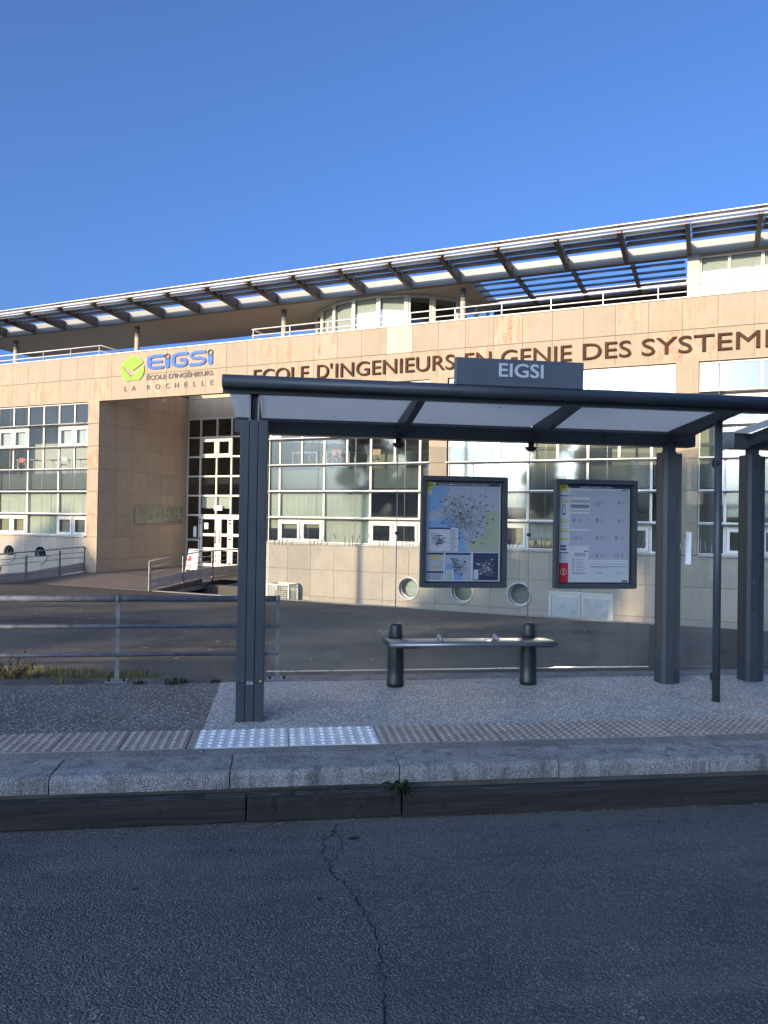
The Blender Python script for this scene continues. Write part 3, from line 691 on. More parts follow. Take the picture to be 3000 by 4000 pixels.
# lettering ----------------------------------------------------------
ins = MB().box(-5.8,12.9,.0005,.001,7.02,7.03)
insc = thing('inscription', None, None, FB, (0,0,0)); insc.matrix_world = Matrix.Identity(4); insc.parent = bl
def split_letters(txt, x0, x1, z0, h, y, depth, bold, mt, parent):
    v, f = TXT[(txt, bold)]
    b = text_words(txt, x0, x1, z0, h, y, None, bold, depth); me = b.mesh('letter')
    bm = bmesh.new(); bm.from_mesh(me); bpy.data.meshes.remove(me)
    seen = set(); isl = []
    for v0 in bm.verts:
        if v0 in seen: continue
        st = [v0]; comp = []
        seen.add(v0)
        while st:
            q = st.pop(); comp.append(q)
            for e in q.link_edges:
                o = e.other_vert(q)
                if o not in seen: seen.add(o); st.append(o)
        isl.append(comp)
    isl.sort(key=lambda c: min(q.co.x for q in c)); merged = []
    for c in isl:
        a, b2 = min(q.co.x for q in c), max(q.co.x for q in c)
        if merged and (a+b2)/2 < merged[-1][1] and (a+b2)/2 > merged[-1][0]: merged[-1][2].extend(c); merged[-1][1] = max(merged[-1][1], b2)
        else: merged.append([a, b2, list(c)])
    for a, b2, c in merged:
        idx = {q: i for i, q in enumerate(c)}; fs = {fc for q in c for fc in q.link_faces}
        mb = MB().add([tuple(q.co) for q in c], [tuple(idx[q] for q in fc.verts) for fc in fs]); mb.build('letter', mt, parent)
    bm.free()
for wd_, a, b_ in (("ECOLE",-5.79,-3.27),("D'",-2.89,-2.25),("INGENIEURS",-2.09,2.68),("EN",3.06,4.02),("GENIE",4.38,6.78),("DES",7.15,8.68),("SYSTEMES",9.01,13.45)):
    split_letters(wd_, a, b_, 7.02, .56, -.075, .06, .003, LETTER, insc)
# school logo: green disc with a cut tick, blue letters, two grey lines
lg = thing('logo', None, None, FB, (0,0,0)); lg.matrix_world = Matrix.Identity(4); lg.parent = bl
def flat(poly, mt, name, y=-.05, th=.04, parent=lg): return MB().prism(poly, lambda u, v, e: (u, e, v), y, y+th).build(name, mt, parent)
cx, cz, rr = -12.08, 8.0, .66
def arc(a0, a1, n=22): return [(cx+rr*.98*math.cos(math.radians(a0+(a1-a0)*k/n)), cz+rr*.90*math.sin(math.radians(a0+(a1-a0)*k/n))) for k in range(n+1)]
aL = 180-12
flat(arc(26, 168)+[(-12.61,8.14),(-12.09,7.94)], LOGO_G, 'logo_disc')
flat([(-11.47,8.15)][::-1]+[(-11.95,7.80),(-12.12,7.60),(-12.64,8.13)]+arc(170,234,10)+arc(306,372,10), LOGO_G, 'logo_disc')
def stroke(pts, w_, mt, name, y=-.05):
    b = MB(); k = 0
    for (a, c), (d, e) in zip(pts, pts[1:]):
        L = math.hypot(d-a, e-c); ux, uz = (d-a)/L, (e-c)/L; px, pz = -uz*w_/2, ux*w_/2
        b.prism([(a+px,c+pz),(a-px,c-pz),(d-px,e-pz),(d+px,e+pz)], lambda u, v, q: (u, q, v), y-.0006*k, y+.03); k += 1
    for a, c in pts: b.prism([(a+w_/2*math.cos(6.2832*j/14), c+w_/2*math.sin(6.2832*j/14)) for j in range(14)], lambda u, v, q: (u, q, v), y-.0006*k, y+.03); k += 1
    return b.build(name, mt, lg)
def rnd(pts, n=6): return pts
zt, zb, zm = 8.49, 7.99, 8.24; w_ = .125
stroke([(-10.44,zt),(-10.95,zt),(-11.13,zt-.05),(-11.22,zt-.15),(-11.22,zb+.15),(-11.13,zb+.05),(-10.95,zb),(-10.44,zb)], w_, LOGO_B, 'logo_letter'); stroke([(-11.15,zm),(-10.50,zm)], w_*.85, LOGO_B, 'logo_letter', -.052)
stroke([(-9.15,zt),(-9.6,zt),(-9.80,zt-.05),(-9.90,zt-.15),(-9.90,zb+.15),(-9.80,zb+.05),(-9.6,zb),(-9.36,zb),(-9.2,zb+.05),(-9.17,zb+.16),(-9.22,zm-.02),(-9.47,zm)], w_, LOGO_B, 'logo_letter')
stroke([(-8.24,zt),(-8.72,zt),(-8.90,zt-.05),(-8.96,zt-.13),(-8.88,zm+.04),(-8.70,zm+.0),(-8.46,zm),(-8.28,zm-.05),(-8.23,zb+.13),(-8.30,zb+.05),(-8.46,zb),(-8.98,zb)], w_, LOGO_B, 'logo_letter')
stroke([(-11.17,zt-.1),(-11.17,zb+.1)], .20, LOGO_B, 'logo_letter', -.049); stroke([(-9.86,zt-.1),(-9.86,zb+.1)], .18, LOGO_B, 'logo_letter', -.049)
for ix in (-10.19,-7.96):
    stroke([(ix,zb+.06),(ix,zb+.27)], .25, LOGO_B, 'logo_letter')
    ring(ix, zt-.07, .10, .135, -.055, -.02, 20).build('logo_letter', LOGO_N, lg)
split_letters("ÉCOLE D'INGÉNIEURS", -11.30,-7.81, 7.485, .20, -.03, .025, .018, LOGO_N, lg)
for c_, x_ in (('L',-12.47),('A',-12.02),('R',-11.2),('O',-10.7),('C',-10.17),('H',-9.68),('E',-9.2),('L',-8.75),('L',-8.32),('E',-7.87)):
    ww = {'L':.14,'A':.22,'R':.17,'O':.25,'C':.21,'H':.19,'E':.16}[c_]
    text_words(c_, x_-ww/2, x_+ww/2, 7.07, .22, -.03, None, 0.0, .025).build('letter', LOGO_N, lg)

# terrace, roof, brise-soleil -------------------------------------------
tf = MB().box(-26,-14.1,.34,14,8.0,8.3).box(-5.6,18,.34,14,8.0,8.3).box(-14.1,-5.6,6.5,14,8.0,8.3).build('terrace_floor', CONC, bl)
ZS = 10.97
MB().box(-26,2.35,2.56,6.9,ZS,ZS+.42).box(2.35,10.3,6.4,6.9,ZS,ZS+.4).box(10.3,18,2.56,6.9,ZS,ZS+.42).build('roof', SOFFIT, bl)
MB().box(-26,18,2.50,2.555,ZS-.02,ZS+.46).build('fascia', FASCIA, bl)
MB().box(-26,2.35,2.555,2.64,ZS-.035,ZS-.001).box(2.35,10.3,2.555,2.75,ZS-.03,ZS+.1).build('fascia_trim', BRACKET, bl)
# leading edge tube and trim
MB().tube((-26,0,11.245),(18,0,11.245),.044,n=14).build('leading_edge', ROOF_WHITE, bl)
MB().box(-26,18,-.04,.30,11.365,11.395).build('leading_flashing', ROOF_WHITE, bl)
BP = 2.087; B_0 = -.10
br = MB().prism([(2.5,ZS+.02),(2.5,ZS+.42),(.05,11.36),(.05,11.19)], lambda u, v, e: (e, u, v), -.05, -.035)
br.prism([(2.5,ZS+.02),(2.5,ZS+.42),(.05,11.36),(.05,11.19)], lambda u, v, e: (e, u, v), .035, .05)
br.prism([(2.5,ZS-.03),(2.5,ZS+.018),(.05,11.188),(.05,11.14)], lambda u, v, e: (e, u, v), -.075, .075)
brm = br.mesh('bracket'); brm.materials.append(BRACKET)
def blade_me(L, chord, th, tilt, mt, name='louver_blade'):
    n = 9; pts = []
    for k in range(n): t = k/(n-1); pts.append((t*chord, th*math.sin(math.pi*t)**.6*(1-t*.55)))
    for k in range(n-2, 0, -1): t = k/(n-1); pts.append((t*chord, -.35*th*math.sin(math.pi*t)**.6*(1-t*.55)))
    c_, s_ = math.cos(tilt), math.sin(tilt)
    pts = [(u*c_-v*s_, u*s_+v*c_) for u, v in pts]
    me = MB().prism(pts, lambda u, v, e: (e, u, v), 0, L, True).mesh(name); me.materials.append(mt); return me
def teardrop_me(L, r, tail, mt):
    pts = [(r-r*math.cos(math.radians(a)), r*math.sin(math.radians(a))) for a in range(-80, 81, 20)]
    pts = [(u, v) for u, v in pts]+[(tail, .105),(tail, .085)]
    me = MB().prism(pts, lambda u, v, e: (e, u, v), 0, L, True).mesh('louver_blade'); me.materials.append(mt); return me
bm1 = teardrop_me(BP-.20, .09, .50, ROOF_WHITE)
capm = MB().tube((-.02,.095,0),(.02,.095,0),.088,n=14).mesh('blade_cap'); capm.materials.append(ROOF_WHITE)
for k in range(-12, 9):
    s_ = B_0+BP*k
    inst(brm, 'bracket', bl, (s_, 0, 0))
    for d_, z_ in ((.30,11.215),(.80,11.215),(1.30,11.205)):
        o = inst(bm1, 'louver_blade', bl, (s_+.13, d_, z_)); inst(capm, 'blade_cap', o, (s_+.12, d_, z_))
# roof columns
for s_ in (-23.4,-15.0,-6.55,1.86,):
    c_ = MB().tube((s_,3.4,8.3),(s_,3.4,ZS),.115,n=18).build('column', CONC, bl); MB().tube((s_,3.4,ZS-.5),(s_,3.4,ZS-.02),.12,n=18).build('column_head', FASCIA, c_)
# parapet railing: two tubes and short posts
for a, b_ in ((-26,-14.37),(-6.21,18)):
    r_ = MB().tube((a,.40,9.33),(b_,.40,9.33),.026,n=8).build('roof_rail', ROOF_WHITE, bl); MB().tube((a,.40,9.08),(b_,.40,9.08),.022,n=8).build('roof_rail', ROOF_WHITE, bl)
    e_ = b_ if a < -20 else a
    MB().tube((e_,.40,9.33),(e_,3.5,9.33),.026,n=8).build('roof_rail', ROOF_WHITE, bl); MB().tube((e_,.40,9.08),(e_,3.5,9.08),.022,n=8).build('roof_rail', ROOF_WHITE, bl)
k = 0; x_ = -6.15
while x_ < 17.9: MB().box(x_-.012,x_+.012,.37,.43,8.79,9.33).build('rail_post', GREY_ALU, bl); x_ += 1.735
x_ = -14.45
while x_ > -25: MB().box(x_-.012,x_+.012,.37,.43,8.79,9.33).build('rail_post', GREY_ALU, bl); x_ -= 1.735
# glazed drum on the terrace
DC, DR = (-2.15, 6.95), 4.1
angs = [196+k*16.2 for k in range(11)]
dl = MB(); 
fl = []
for k in range(10):
    a0, a1 = math.radians(angs[k]), math.radians(angs[k+1])
    p0 = Vector((DC[0]+DR*math.cos(a0), DC[1]+DR*math.sin(a0), 0)); p1 = Vector((DC[0]+DR*math.cos(a1), DC[1]+DR*math.sin(a1), 0))
    u = (p1-p0).normalized(); nn = Vector((u.y, -u.x, 0)); L = (p1-p0).length
    def pt3(x_, y_, z_, p0=p0, u=u, nn=nn): q = p0+u*x_+nn*y_; return (q.x, q.y, z_)
    fb = MB()
    def bx(x0, x1, y0, y1, z0, z1): fb.prism([(x0,y0),(x1,y0),(x1,y1),(x0,y1)], pt3, z0, z1)
    bx(0,.075,-.04,.06,8.3,ZS-.005); bx(L-.075,L,-.04,.06,8.3,ZS-.005); bx(.075,L-.075,-.03,.05,ZS-.12,ZS-.005); bx(.075,L-.075,-.03,.05,9.12,9.22); bx(.075,L-.075,-.03,.05,8.3,8.45)
    if k in (6,): bx(.10,.17,-.035,.055,8.45,ZS-.125); bx(L-.17,L-.10,-.035,.055,8.45,ZS-.125)
    wn = fb.build('drum_window', WHITE_ALU, bl)
    MB().add([pt3(.05,0,8.4),pt3(L-.05,0,8.4),pt3(L-.05,0,ZS-.1),pt3(.05,0,ZS-.1)], [(0,1,2,3)]).build('pane', PANE, wn)
    if k < 6: z_ = 9.0+.1*(k % 3); MB().add([pt3(.06,-.12,z_),pt3(L-.06,-.12,z_),pt3(L-.06,-.12,ZS-.06),pt3(.06,-.12,ZS-.06)], [(0,1,2,3)]).build('blind', BLIND, wn)
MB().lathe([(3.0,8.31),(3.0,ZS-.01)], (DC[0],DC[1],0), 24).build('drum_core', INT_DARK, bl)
# pergola of blue louvres between soffit and upper windows
pb = blade_me(BP-.10, .62, .10, math.radians(24), M('pergola_blade',(.30,.33,.40),.35,.3,.04), 'pergola_blade')
for k in range(1, 5):
    s_ = B_0+BP*k
    if s_ > 2.3: pass
for i, s_ in enumerate((2.36, 4.24, 6.35, 8.44)):
    nxt = (4.24, 6.35, 8.44, 10.25)[i]
    if i: MB().box(s_-.06,s_+.06,2.56,6.4,ZS-.12,ZS+.05).build('rafter', BRACKET, bl)
    me = blade_me(nxt-s_-.16, .60, .10, math.radians(22), bpy.data.materials['pergola_blade'], 'pergola_blade')
    for d_ in (2.95,3.68,4.41,5.14,5.87): inst(me, 'pergola_blade', bl, (s_+.08, d_, ZS-.12))
MB().box(2.3,10.28,6.45,6.6,8.3,ZS-.01).build('terrace_wall', M('terrace_wall_brown',(.045,.035,.038),.5), bl)
# upper right block with windows
MB().box(10.28,10.68,2.50,2.9,8.3,ZS-.03).build('corner_panel', M('corner_panel_grey',(.30,.295,.28),.5), bl)
WD_keep = WD; WD = 2.60
for a, b_ in ((10.70,11.60),(11.62,12.62),(12.64,13.64),(13.66,14.66)):
    window(a,b_,9.25,10.88,'f','b',.15); window(a,b_,8.4,9.23,'f')
WD = WD_keep
MB().box(10.3,18,5.9,6.2,8.3,10.9).build('room_back_wall', INTERIOR, bl)

# ================================================================== FOOTBRIDGE AND THINGS BY THE ENTRANCE
dk = MB().add([(-14.75,D_E-.02,-1.225),(-8.2,D_E-.02,-1.225),(-8.2,0,-.96),(-14.75,0,-.96),(-13.99,6.19,-.955),(-5.72,6.19,-.955),(-5.72,0.06,-.96),(-13.99,.06,-.96),
               (-14.75,D_E-.02,-1.40),(-8.2,D_E-.02,-1.40),(-8.2,0,-1.2),(-14.75,0,-1.2)],
              [(0,1,2,3),(7,6,5,4),(8,11,10,9),(0,8,9,1),(1,9,10,2),(3,11,8,0)]).build('footbridge_deck', DECK, frame=FB); dk['kind'] = 'structure'
def dz(d): return -.96-.265*max(0,min(1,-d/3.0))
KICK = M('kick_panel_zinc', (.42,.41,.43), .55, .1, .15, 5)
def bridge_rail(s0, ds, name_label, beam_=True):
    t = thing('footbridge_railing', name_label, 'railing', FB, (s0, ds[0], dz(ds[0])), 'galvanised railings of the footbridge')
    top = lambda d: dz(d)+1.12+(.0)
    for d in ds:
        MB().box(s0-.02,s0+.02,d-.055,d+.055,dz(d)-.30,dz(d)+1.13).build('post', GALV, t)
    a, b_ = min(ds), max(ds)
    for off, r_ in ((1.13,.028),(.90,.014),(.68,.014),(.22,.012)):
        zz = lambda d: dz(d)+off
        MB().tube((s0,a,zz(a)),(s0,min(0,b_),zz(0) if b_ > 0 else zz(b_)),r_,n=8).build('rail', GALV, t)
        if b_ > 0: MB().tube((s0,0,zz(0)),(s0,b_,zz(b_)),r_,n=8).build('rail', GALV, t)
    sd2 = sorted(ds)
    for p, q in zip(sd2, sd2[1:]):
        MB().prism([(p+.06,dz(p)+.06),(q-.06,dz(q)+.06),(q-.06,dz(q)+.44),(p+.06,dz(p)+.44)], lambda u, v, e: (e, u, v), s0-.006, s0+.006).build('kick_panel', KICK, t)
    if beam_: MB().prism([(a,dz(a)-.28),(b_,dz(b_)-.28),(b_,dz(b_)-.02),(a,dz(a)-.02)], lambda u, v, e: (e, u, v), s0+.02, s0+.05).build('edge_beam', GALV, t)
bridge_rail(-8.25,[-3.1,-1.15,.75,2.65,4.55],'galvanised railing on the near side of the footbridge, in front of the entrance doors')
bridge_rail(-14.7,[-.01,-1.40,-3.12,-4.85,-6.6],'galvanised railing beside the portholes, running up to the stone pier')
# concrete planter
pl = thing('planter', 'round pale concrete planter cut by the edge of the picture beside the railing', 'planter', FB, (-16.55,-3.35,-1.22))
MB().lathe([(.0,-1.22),(.33,-1.22),(.36,-1.18),(.44,-.74),(.46,-.70),(.46,-.62),(.42,-.62),(.40,-.70),(.0,-.70)], (-16.55,-3.35,0), 24).build('bowl', M('planter_concrete',(.50,.46,.38),.85,0,.12,6,.3,40), pl)
pg = MB()
for k in range(60):
    a = R.uniform(0,6.28); r_ = R.uniform(0,.3); b0 = Vector((-16.55+r_*math.cos(a),-3.35+r_*math.sin(a),-.70)); tip = b0+Vector((R.uniform(-.1,.1),R.uniform(-.1,.1),R.uniform(.08,.22)))
    pg.add([b0+Vector((-.012,0,0)), b0+Vector((.012,0,0)), tip], [(0,1,2)])
pg.build('plants', WEED, pl)
# folding easel with a notice
ea = thing('notice_easel', 'folding white notice board with a red pictogram on the footbridge', 'notice board', FB, (-8.95,.35,-.96))
o_ = (-8.95,.35)
fr = MB()
for sx in (-.30,.30): fr.tube((o_[0]+sx,o_[1]-.18,-.95),(o_[0]+sx*.85,o_[1]+.05,.22),.018,n=8); fr.tube((o_[0]+sx,o_[1]+.32,-.95),(o_[0]+sx*.85,o_[1]+.06,.20),.015,n=8)
fr.tube((o_[0]-.26,o_[1]+.05,.22),(o_[0]+.26,o_[1]+.05,.22),.018,n=8); fr.build('frame', WHITE_ALU, ea)
def inc(u, v, e): return (o_[0]+u, o_[1]-.175+(v+.95)*.196-.03+e, v)
MB().prism([(-.24,-.62),(.26,-.62),(.23,.16),(-.22,.16)], inc, 0, .012).build('board', PAPER, ea)
pr = MB()
for k in range(9): pr.prism([(-.10,.10-k*.06),(.19,.10-k*.06),(.19,.07-k*.06),(-.10,.07-k*.06)], inc, -.004, -.002)
pr.build('print', PRINT_GR, ea)
MB().prism([(-.23,-.30),(-.08,-.30),(-.05,-.12),(-.10,-.02),(-.20,-.06)], inc, -.005, -.003).build('pictogram', REDPAINT, ea)
MB().prism([(-.22,-.60),(.02,-.60),(.04,-.44),(-.22,-.44)], inc, -.005, -.003).build('pictogram', M('pict_pink',(.55,.22,.2),.6), ea)
MB().lathe([(0,-.95),(.34,-.95),(.36,-.90),(.30,-.86),(0,-.86)], (o_[0]-.75,o_[1]+.1,0), 18).build('round_base', CONC, ea)
# wire cage against the base wall
cg = thing('wire_cage', 'white wire mesh cage standing against the base of the stone wall', 'cage', FB, (-4.0,-.45,-3.3))
x0, x1, y0, y1, z0, z1 = -4.55,-3.55,-.80,-.05,-1.65,-.97
MB().box(x0,x0+.05,y0,y0+.05,-3.3,z1).box(x1-.05,x1,y0,y0+.05,-3.3,z1).box(x0,x0+.05,y1-.05,y1,-3.3,z1).box(x1-.05,x1,y1-.05,y1,-3.3,z1).box(x0,x1,y0+.0,y0+.05,z1-.001,z1+.05).box(x0,x1,y1-.05,y1,z1-.001,z1+.05).box(x0,x0+.05,y0+.05,y1-.05,z1-.001,z1+.05).box(x1-.05,x1,y0+.05,y1-.05,z1-.001,z1+.05).build('frame', WHITE_ALU, cg)
ms = MB()
for k in range(1, 12): xx = x0+.05+(x1-x0-.1)*k/12; ms.box(xx-.004,xx+.004,y0+.015,y0+.027,-2.4,z1)
for k in range(12): zz = z1-.08*k-.06; ms.box(x0+.05,x1-.05,y0+.013,y0+.025,zz-.004,zz+.004)
for k in range(1, 10): yy = y0+.05+(y1-y0-.1)*k/10; ms.box(x1-.03,x1-.018,yy-.006,yy+.006,-2.4,z1); ms.box(x0+.018,x0+.03,yy-.006,yy+.006,-2.4,z1)
m_ = ms.build('wire_mesh', WHITE_ALU, cg); m_['kind'] = 'stuff'
MB().box(x0+.22,x1-.25,y0+.25,y1-.1,-3.3,-1.2).build('unit', CONC_D, cg)
# classroom furniture on the upper floor, seen through the glass
def table(s0, s1, d, label, n):
    t = thing('table', label, 'table', FB, ((s0+s1)/2,d,3.52), 'tables behind the upper windows')
    z = 4.27; MB().box(s0,s1,d-.3,d+.3,z-.03,z).build('tabletop', BLIND, t)
    for a in (s0+.05,s1-.05):
        for b_ in (d-.25,d+.25): MB().tube((a,b_,3.525),(a,b_,z-.03),.02,n=6).build('leg', WHITE_ALU, t)
table(-4.5,-3.3,1.1,'white table behind the upper window nearest the grooved shelter pillar',0)
table(-3.0,-1.9,1.2,'white table with a red chair behind the upper window left of the first glass joint',0)
table(-20.2,-19.0,1.2,'white table behind the upper window at the left edge of the picture',0); table(-18.4,-17.2,1.2,'white table behind the upper windows, between the other two left of the pier',0); table(-16.6,-15.2,1.2,'white table behind the upper window next to the stone pier',0)
def chair(s, d, col, label):
    t = thing('chair', label, 'chair', FB, (s,d,3.52), 'chairs behind the upper windows'); m_ = M('chair_shell', col, .5)
    MB().box(s-.2,s+.2,d-.2,d+.2,3.95,3.98).build('seat', m_, t, bevel=.01); MB().box(s-.2,s+.2,d+.18,d+.21,4.12,4.36).build('backrest', m_, t, bevel=.01)
    for a in (-.18,.18):
        for b_ in (-.18,.18): MB().tube((s+a,d+b_,3.525),(s+a,d+b_,3.95 if b_ < 0 else 4.13),.013,n=6).build('leg', WHITE_ALU, t)
chair(-2.5,.75,(.55,.10,.08),'red chair in front of the white table behind the glass'); chair(-.9,1.0,(.60,.36,.26),'pink chair behind the upper window near the middle of the shelter')
chair(-19.8,.7,(.55,.16,.10),'orange chair behind the upper windows near the left edge'); chair(-17.0,.7,(.60,.62,.62),'pale chair behind the upper windows left of the pier'); chair(-15.3,.75,(.25,.55,.6),'turquoise chair behind the upper window next to the stone pier')

# ================================================================== BUS SHELTER
def pillar_lozenge(parent, s0, s1, d0, d1, z1, side_mat, name='pillar'):
    w_ = s1-s0; c = .03
    p = MB().prism([(s0,d0+c),(s0+c,d0),(s1-.075,d0),(s1-.07,d0+.012),(s1-.07,d1),(s0,d1)], lambda u, v, e: (u, v, e), 0, z1).build(name, PAINT, parent)
    MB().prism([(s1-.06,d0+.02),(s1,d0+.035),(s1,d1-.01),(s1-.06,d1)], lambda u, v, e: (u, v, e), 0, z1-.01).build('pillar_side', PAINT, p)
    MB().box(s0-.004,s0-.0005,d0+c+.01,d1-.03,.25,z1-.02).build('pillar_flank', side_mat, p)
    MB().box(s0+.05,s1-.06,d0+.05,d1-.03,z1-.02,z1+.10).build('pillar_neck', PAINT, p)
    return p
sh = thing('bus_shelter', 'anthracite bus shelter with opal roof and glass back, name board on top', 'bus shelter', FS, (1.85,6.9,0))
ZB0, ZB1 = 2.393, 2.545
# left grooved front pillar
lp = MB().box(-.318,-.124,5.915,6.09,.0,2.362).build('pillar', RUBBER, sh)
for a, b_ in ((-.325,-.259),(-.254,-.190),(-.185,-.118)):
    for z0, z1 in ((.004,.303),(.309,2.368)):
        MB().box(a,b_,5.900,5.925,z0,z1).build('pillar_strip', PAINT, lp, bevel=.003)
MB().box(-.329,-.3255,5.903,6.10,.0,2.366).box(-.1175,-.114,5.903,6.10,.0,2.366).build('pillar_flank', PAINT, lp)
text_words("306", -.250,-.196, .2945, .027, 5.8985, None, .01).build('number', SIGN_W, lp)
MB().tube((-.140,5.8985,.318),(-.140,5.902,.318),.010,n=14).build('yellow_disc', PRINT_Y, lp)
for a in (-.292,-.152): MB().tube((a,5.8985,.345),(a,5.902,.345),.006,n=10).build('screw', RUBBER, lp)
for a in (-.258,-.192): MB().prism([(5.93,2.36),(6.08,2.36),(6.08,2.52),(6.0,2.57),(5.93,2.56)], lambda u, v, e: (e, u, v), a-.006, a+.006).build('bracket_plate', GALV, lp)
MB().box(-.25,-.20,5.96,6.06,2.36,2.56).build('bracket_block', RUBBER, lp)
# right rear pillar and end pole
pillar_lozenge(sh, 3.80,4.0,6.955,7.13,2.325,PAINT_REFL)
MB().tube((3.93,6.25,0),(3.93,6.25,2.56),.034,n=16).build('end_pole', PAINT, sh)
# roof: front rail (rounded gutter profile), rear beam, cross beams, opal panels
SL, SR = -.468, 4.20
prof = [(5.93,2.712),(5.87,2.714),(5.815,2.700),(5.785,2.668),(5.785,2.640),(5.80,2.612),(5.93,2.600)]
rf = MB().prism(prof, lambda u, v, e: (e, u, v), SL, SR, True).build('front_rail', PAINT, sh)
MB().box(SL,SR,5.90,5.96,2.575,2.605).build('gutter_lip', PAINT, rf)
rb = MB().prism([(7.05,ZB0+.01),(7.06,ZB0),(7.20,ZB0),(7.22,ZB1),(7.09,ZB1),(7.05,ZB1-.03)], lambda u, v, e: (e, u, v), -.445, 4.18).build('rear_beam', PAINT, sh)
for s_ in (-.225,1.13,2.48,3.93):
    MB().prism([(7.06,2.405),(7.06,2.562),(5.92,2.678),(5.92,2.59)], lambda u, v, e: (e, u, v), s_-.032, s_+.032).build('cross_beam', PAINT, sh)
for a, b_ in ((-.44,-.262),(-.19,1.095),(1.165,2.445),(2.515,3.895),(3.965,4.17)):
    MB().prism([(7.09,2.545),(7.09,2.551),(5.92,2.666),(5.92,2.66)], lambda u, v, e: (e, u, v), a, b_).build('roof_panel', OPAL, sh)
for s_ in (-.225,1.13,2.48,3.93):
    for z_ in (2.42,2.50): MB().tube((s_+.045,7.043,z_),(s_+.045,7.052,z_),.006,n=8).build('screw', RUBBER, rb)
for s_ in (.45,1.8,3.2): MB().box(s_-.001,s_+.001,7.0445,7.0495,2.41,2.51).build('beam_seam', RUBBER, rb)
for k in range(14):
    a = R.choice((R.uniform(0,1.0),R.uniform(1.3,2.3),R.uniform(2.6,3.8))); d_ = R.uniform(6.05,7.0); z_ = 2.545+(7.09-d_)*.0983-.0015; n = 7
    MB().add([(a+R.uniform(.006,.018)*math.cos(6.28*j/n), d_+R.uniform(.006,.018)*math.sin(6.28*j/n), z_-.0983*0) for j in range(n)], [tuple(range(n))]).build('dead_leaf', LITTER, sh)
# name board
nbd = MB().box(1.368,2.447,5.80,5.86,2.696,2.918).build('name_board', PAINT_S, sh, bevel=.006)
text_words("EIGSI", 1.728,2.098, 2.775, .112, 5.795, None, .018, .004).build('lettering', SIGN_W, nbd)
MB().box(1.42,1.46,5.81,5.85,2.70,2.723).box(2.36,2.40,5.81,5.85,2.70,2.723).build('board_foot', PAINT, nbd)
# glass back wall in three panes, with base edge, clips and safety markings
DG = 7.12
for a, b_ in ((-.11,1.113),(1.119,2.447),(2.453,3.735)):
    gp = MB().box(a,b_,DG,DG+.010,.150,2.325).build('glass_pane', SHGLASS, sh)
    MB().box(a,b_,DG-.0005,DG+.0105,.140,.1495).build('glass_edge', M('glass_edge_trim',(.62,.60,.52),.3,.3), gp)
    mk = 0; x_ = a+.05
    while x_ < b_-.12:
        for dx, h, lean in ((0,.085,0),(.042,.05,0),(.075,.10,0),(.12,.10,-.04),(.17,.06,-.035),(.235,.05,.02)):
            if x_+dx > b_-.05: continue
            z0_ = 1.345 if dx < .2 else 1.41
            MB().add([(x_+dx-lean*.5,DG-.002,z0_+h),(x_+dx+.006-lean*.5,DG-.002,z0_+h),(x_+dx+.006+lean*.5,DG-.002,z0_),(x_+dx+lean*.5,DG-.002,z0_)][:4], [(0,1,2,3)]).build('safety_mark', PRINT_D, gp)
        x_ += .335
for s_ in (1.116,2.45):
    MB().tube((s_,DG+.005,.60),(s_,DG+.005,2.40),.0045,n=6).build('glass_joint', GREY_ALU, sh)
    MB().lathe([(.0,2.30),(.03,2.302),(.055,2.325),(.062,2.345),(.03,2.347),(.03,2.40),(.0,2.40)], (s_,DG-.03,0), 16, 1, .7).build('glass_clamp', RUBBER, sh)
    MB().tube((s_,DG-.012,1.472),(s_,DG+.02,1.472),.018,n=14).build('glass_button', RUBBER, sh)
# end pane on the right between pillar and pole
ep = MB().box(3.925,3.935,6.285,6.96,.16,2.33).build('glass_pane', SHGLASS, sh)
for k in range(7):
    d_ = 6.33+k*.09; MB().add([(3.9235,d_,1.35),(3.9235,d_+.006,1.35),(3.9235,d_+.006+.02*(k % 2),1.35+.06+.03*(k % 3)),(3.9235,d_+.02*(k % 2),1.35+.06+.03*(k % 3))], [(0,1,2,3)]).build('safety_mark', SIGN_W, ep)
for z_ in (.22,2.16): MB().tube((3.90,6.26,z_),(3.93,6.26,z_),.045,n=14).build('pole_clamp', RUBBER, sh)

# second shelter further along
s2 = thing('bus_shelter', 'second anthracite bus shelter cut by the right edge of the picture', 'bus shelter', FS, (6.5,6.9,0))
pillar_lozenge(s2, 4.735,4.935,6.985,7.16,2.325,PAINT_REFL)
pillar_lozenge(s2, 8.665,8.935,6.985,7.27,2.325,PAINT_REFL)
kp = MB().box(4.772,4.845,6.975,6.9845,.75,1.05).build('access_panel', PAINT, s2); MB().tube((4.79,6.970,1.02),(4.79,6.976,1.02),.008,n=10).build('lock', GALV, kp)
MB().prism([(7.02,ZB0),(7.20,ZB0),(7.22,ZB1),(7.02,ZB1)], lambda u, v, e: (e, u, v), 4.565, 9.2).build('rear_beam', PAINT, s2)
MB().prism([(6.98,ZB0-.01),(7.18,ZB0-.01),(7.24,ZB1-.01),(7.10,ZB1+.02),(6.98,ZB1+.005)], lambda u, v, e: (e, u, v), 4.525, 4.563).build('end_cap', FASCIA, s2)
MB().prism(prof, lambda u, v, e: (e, u, v), 4.52, 9.2, True).build('front_rail', PAINT, s2)
for s_ in (4.78,6.8,8.8): MB().prism([(7.02,2.405),(7.02,2.535),(5.92,2.675),(5.92,2.59)], lambda u, v, e: (e, u, v), s_-.032, s_+.032).build('cross_beam', PAINT, s2)
for a, b_ in ((4.56,4.74),(4.82,6.76),(6.84,8.76)): MB().prism([(7.05,2.545),(7.05,2.551),(5.92,2.666),(5.92,2.66)], lambda u, v, e: (e, u, v), a, b_).build('roof_panel', OPAL, s2)
MB().box(4.94,8.66,7.12,7.13,.15,2.325).build('glass_pane', SHGLASS, s2)

